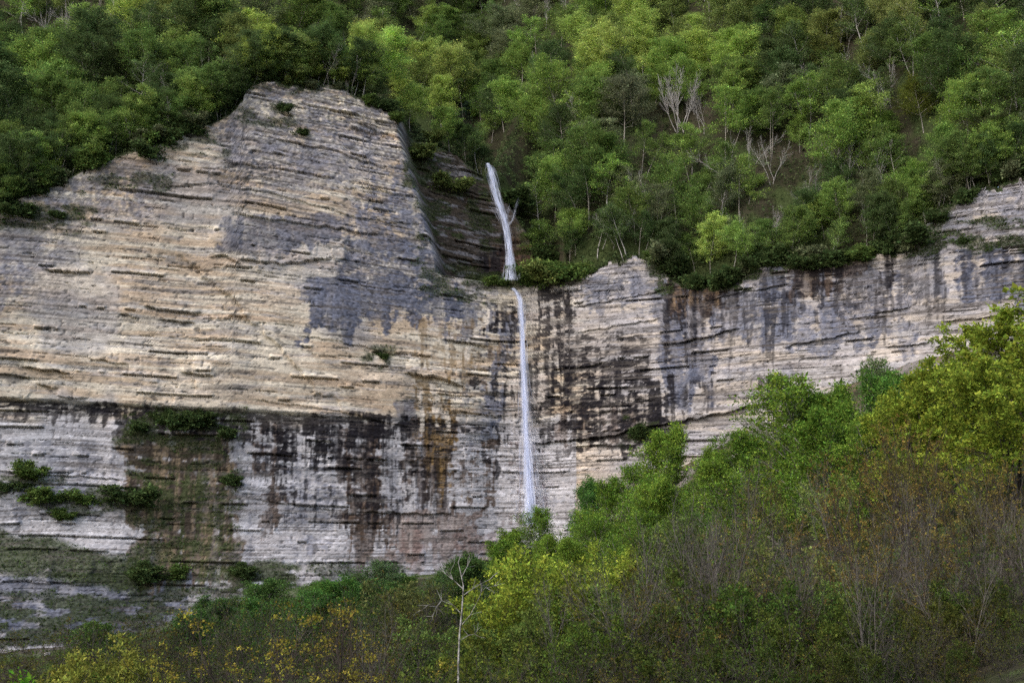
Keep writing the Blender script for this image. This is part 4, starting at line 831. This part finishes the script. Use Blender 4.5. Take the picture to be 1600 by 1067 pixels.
for k in range(len(br)-1):
    v1, q1 = tubes([br[k+1]]+extra[k*5:k*5+5], (5, 5, 3)); obj('branch', mesh('birch_branch', v1, q1, M_BIRCH, smooth=True), bt)

# near undergrowth on the valley floor
def floor_pts(rs, n):
    Y = rs.uniform(0, 1, n*2)**.8*290+42; u = rs.uniform(-450, 2250, n*2); x = (u-800)*Y/F_PX; z = ground(x, Y)
    ok = Y < plan(x)-8; return np.stack([x, Y, z], 1)[ok][:n]
undergrowth('brushwood', 5600, 18, floor_pts, .28, .9, (.038, .055, .016), 51)

# ================================================================== LOOSE ROCK
def rock(seed, me_name='rock'):
    g = np.random.RandomState(seed); import bmesh
    bm = bmesh.new(); bmesh.ops.create_icosphere(bm, subdivisions=2, radius=1)
    pl = norm(g.normal(0, 1, (9, 3))); dist = g.uniform(.55, .9, 9)
    for v in bm.verts:
        p = np.array(v.co)
        for n_, d_ in zip(pl, dist):
            k = p.dot(n_)-d_
            if k > 0: p = p-n_*k
        v.co = p*(1, .8, .65)
    me = bpy.data.meshes.new(me_name); bm.to_mesh(me); bm.free()
    at = me.attributes.new('rock_color', 'FLOAT_COLOR', 'POINT')
    at.data.foreach_set('color', np.tile([.30, .285, .28, 1], (len(me.vertices), 1)).astype(np.float32).ravel()); me.materials.append(M_ROCK)
    return me
RK = [rock(i) for i in range(5)]
stones = []
def put_rock(x, y, z, s, lab, grp):
    o = obj('boulder', RK[RNG.randint(5)], None, (x, y, z), label=lab, cat='boulder', group=grp); o.scale = (s, s, s*RNG.uniform(.7, 1.2)); o.rotation_euler = tuple(RNG.uniform(0, 6, 3)); stones.append((proj(x, y, z)[0], lab, o))
for (u, v, n, su, sv, lab) in [(1105, 690, 12, 26, 14, 'grey boulder in rubble under the dark stained right wall'), (1185, 655, 10, 24, 10, 'grey boulder on the rubble slope near the dark hollow'), (460, 905, 14, 50, 12, 'pale boulder on the talus under the brown stained wall'), (90, 1000, 12, 70, 20, 'grey boulder below the bench at lower left')]:
    for i in range(n):
        uu, vv = u+RNG.normal(0, su), v+RNG.normal(0, sv)
        ys = np.arange(60, 400, 1.); x, z = unproj(uu, vv, ys); ok = (z < ground(x, ys)) & (ys < plan(x)+2) & (ys > 200)
        if lab.startswith('pale rock'): ok = np.abs(ys-140) < .6
        if not ok.any(): continue
        i_ = int(np.argmax(ok)); zz = float(ground(x[i_], ys[i_]))
        put_rock(float(x[i_]), float(ys[i_]), zz, RNG.uniform(.5, 1.3), lab, lab.replace('boulder', 'boulders').replace('rock ', 'rocks '))
for (u, v, n, su, sv, lab) in [(1505, 92, 16, 14, 10, 'pale rock of the upper scree patch on the right slope'), (1350, 160, 12, 20, 9, 'pinkish rock of the small scree below the right ridge')]:
    for i in range(n):
        h = on_hill(u+RNG.normal(0, su), v+RNG.normal(0, sv))
        if h: put_rock(*h, RNG.uniform(.5, 1.2), lab, lab.replace('rock ', 'rocks '))
tell_apart(stones)
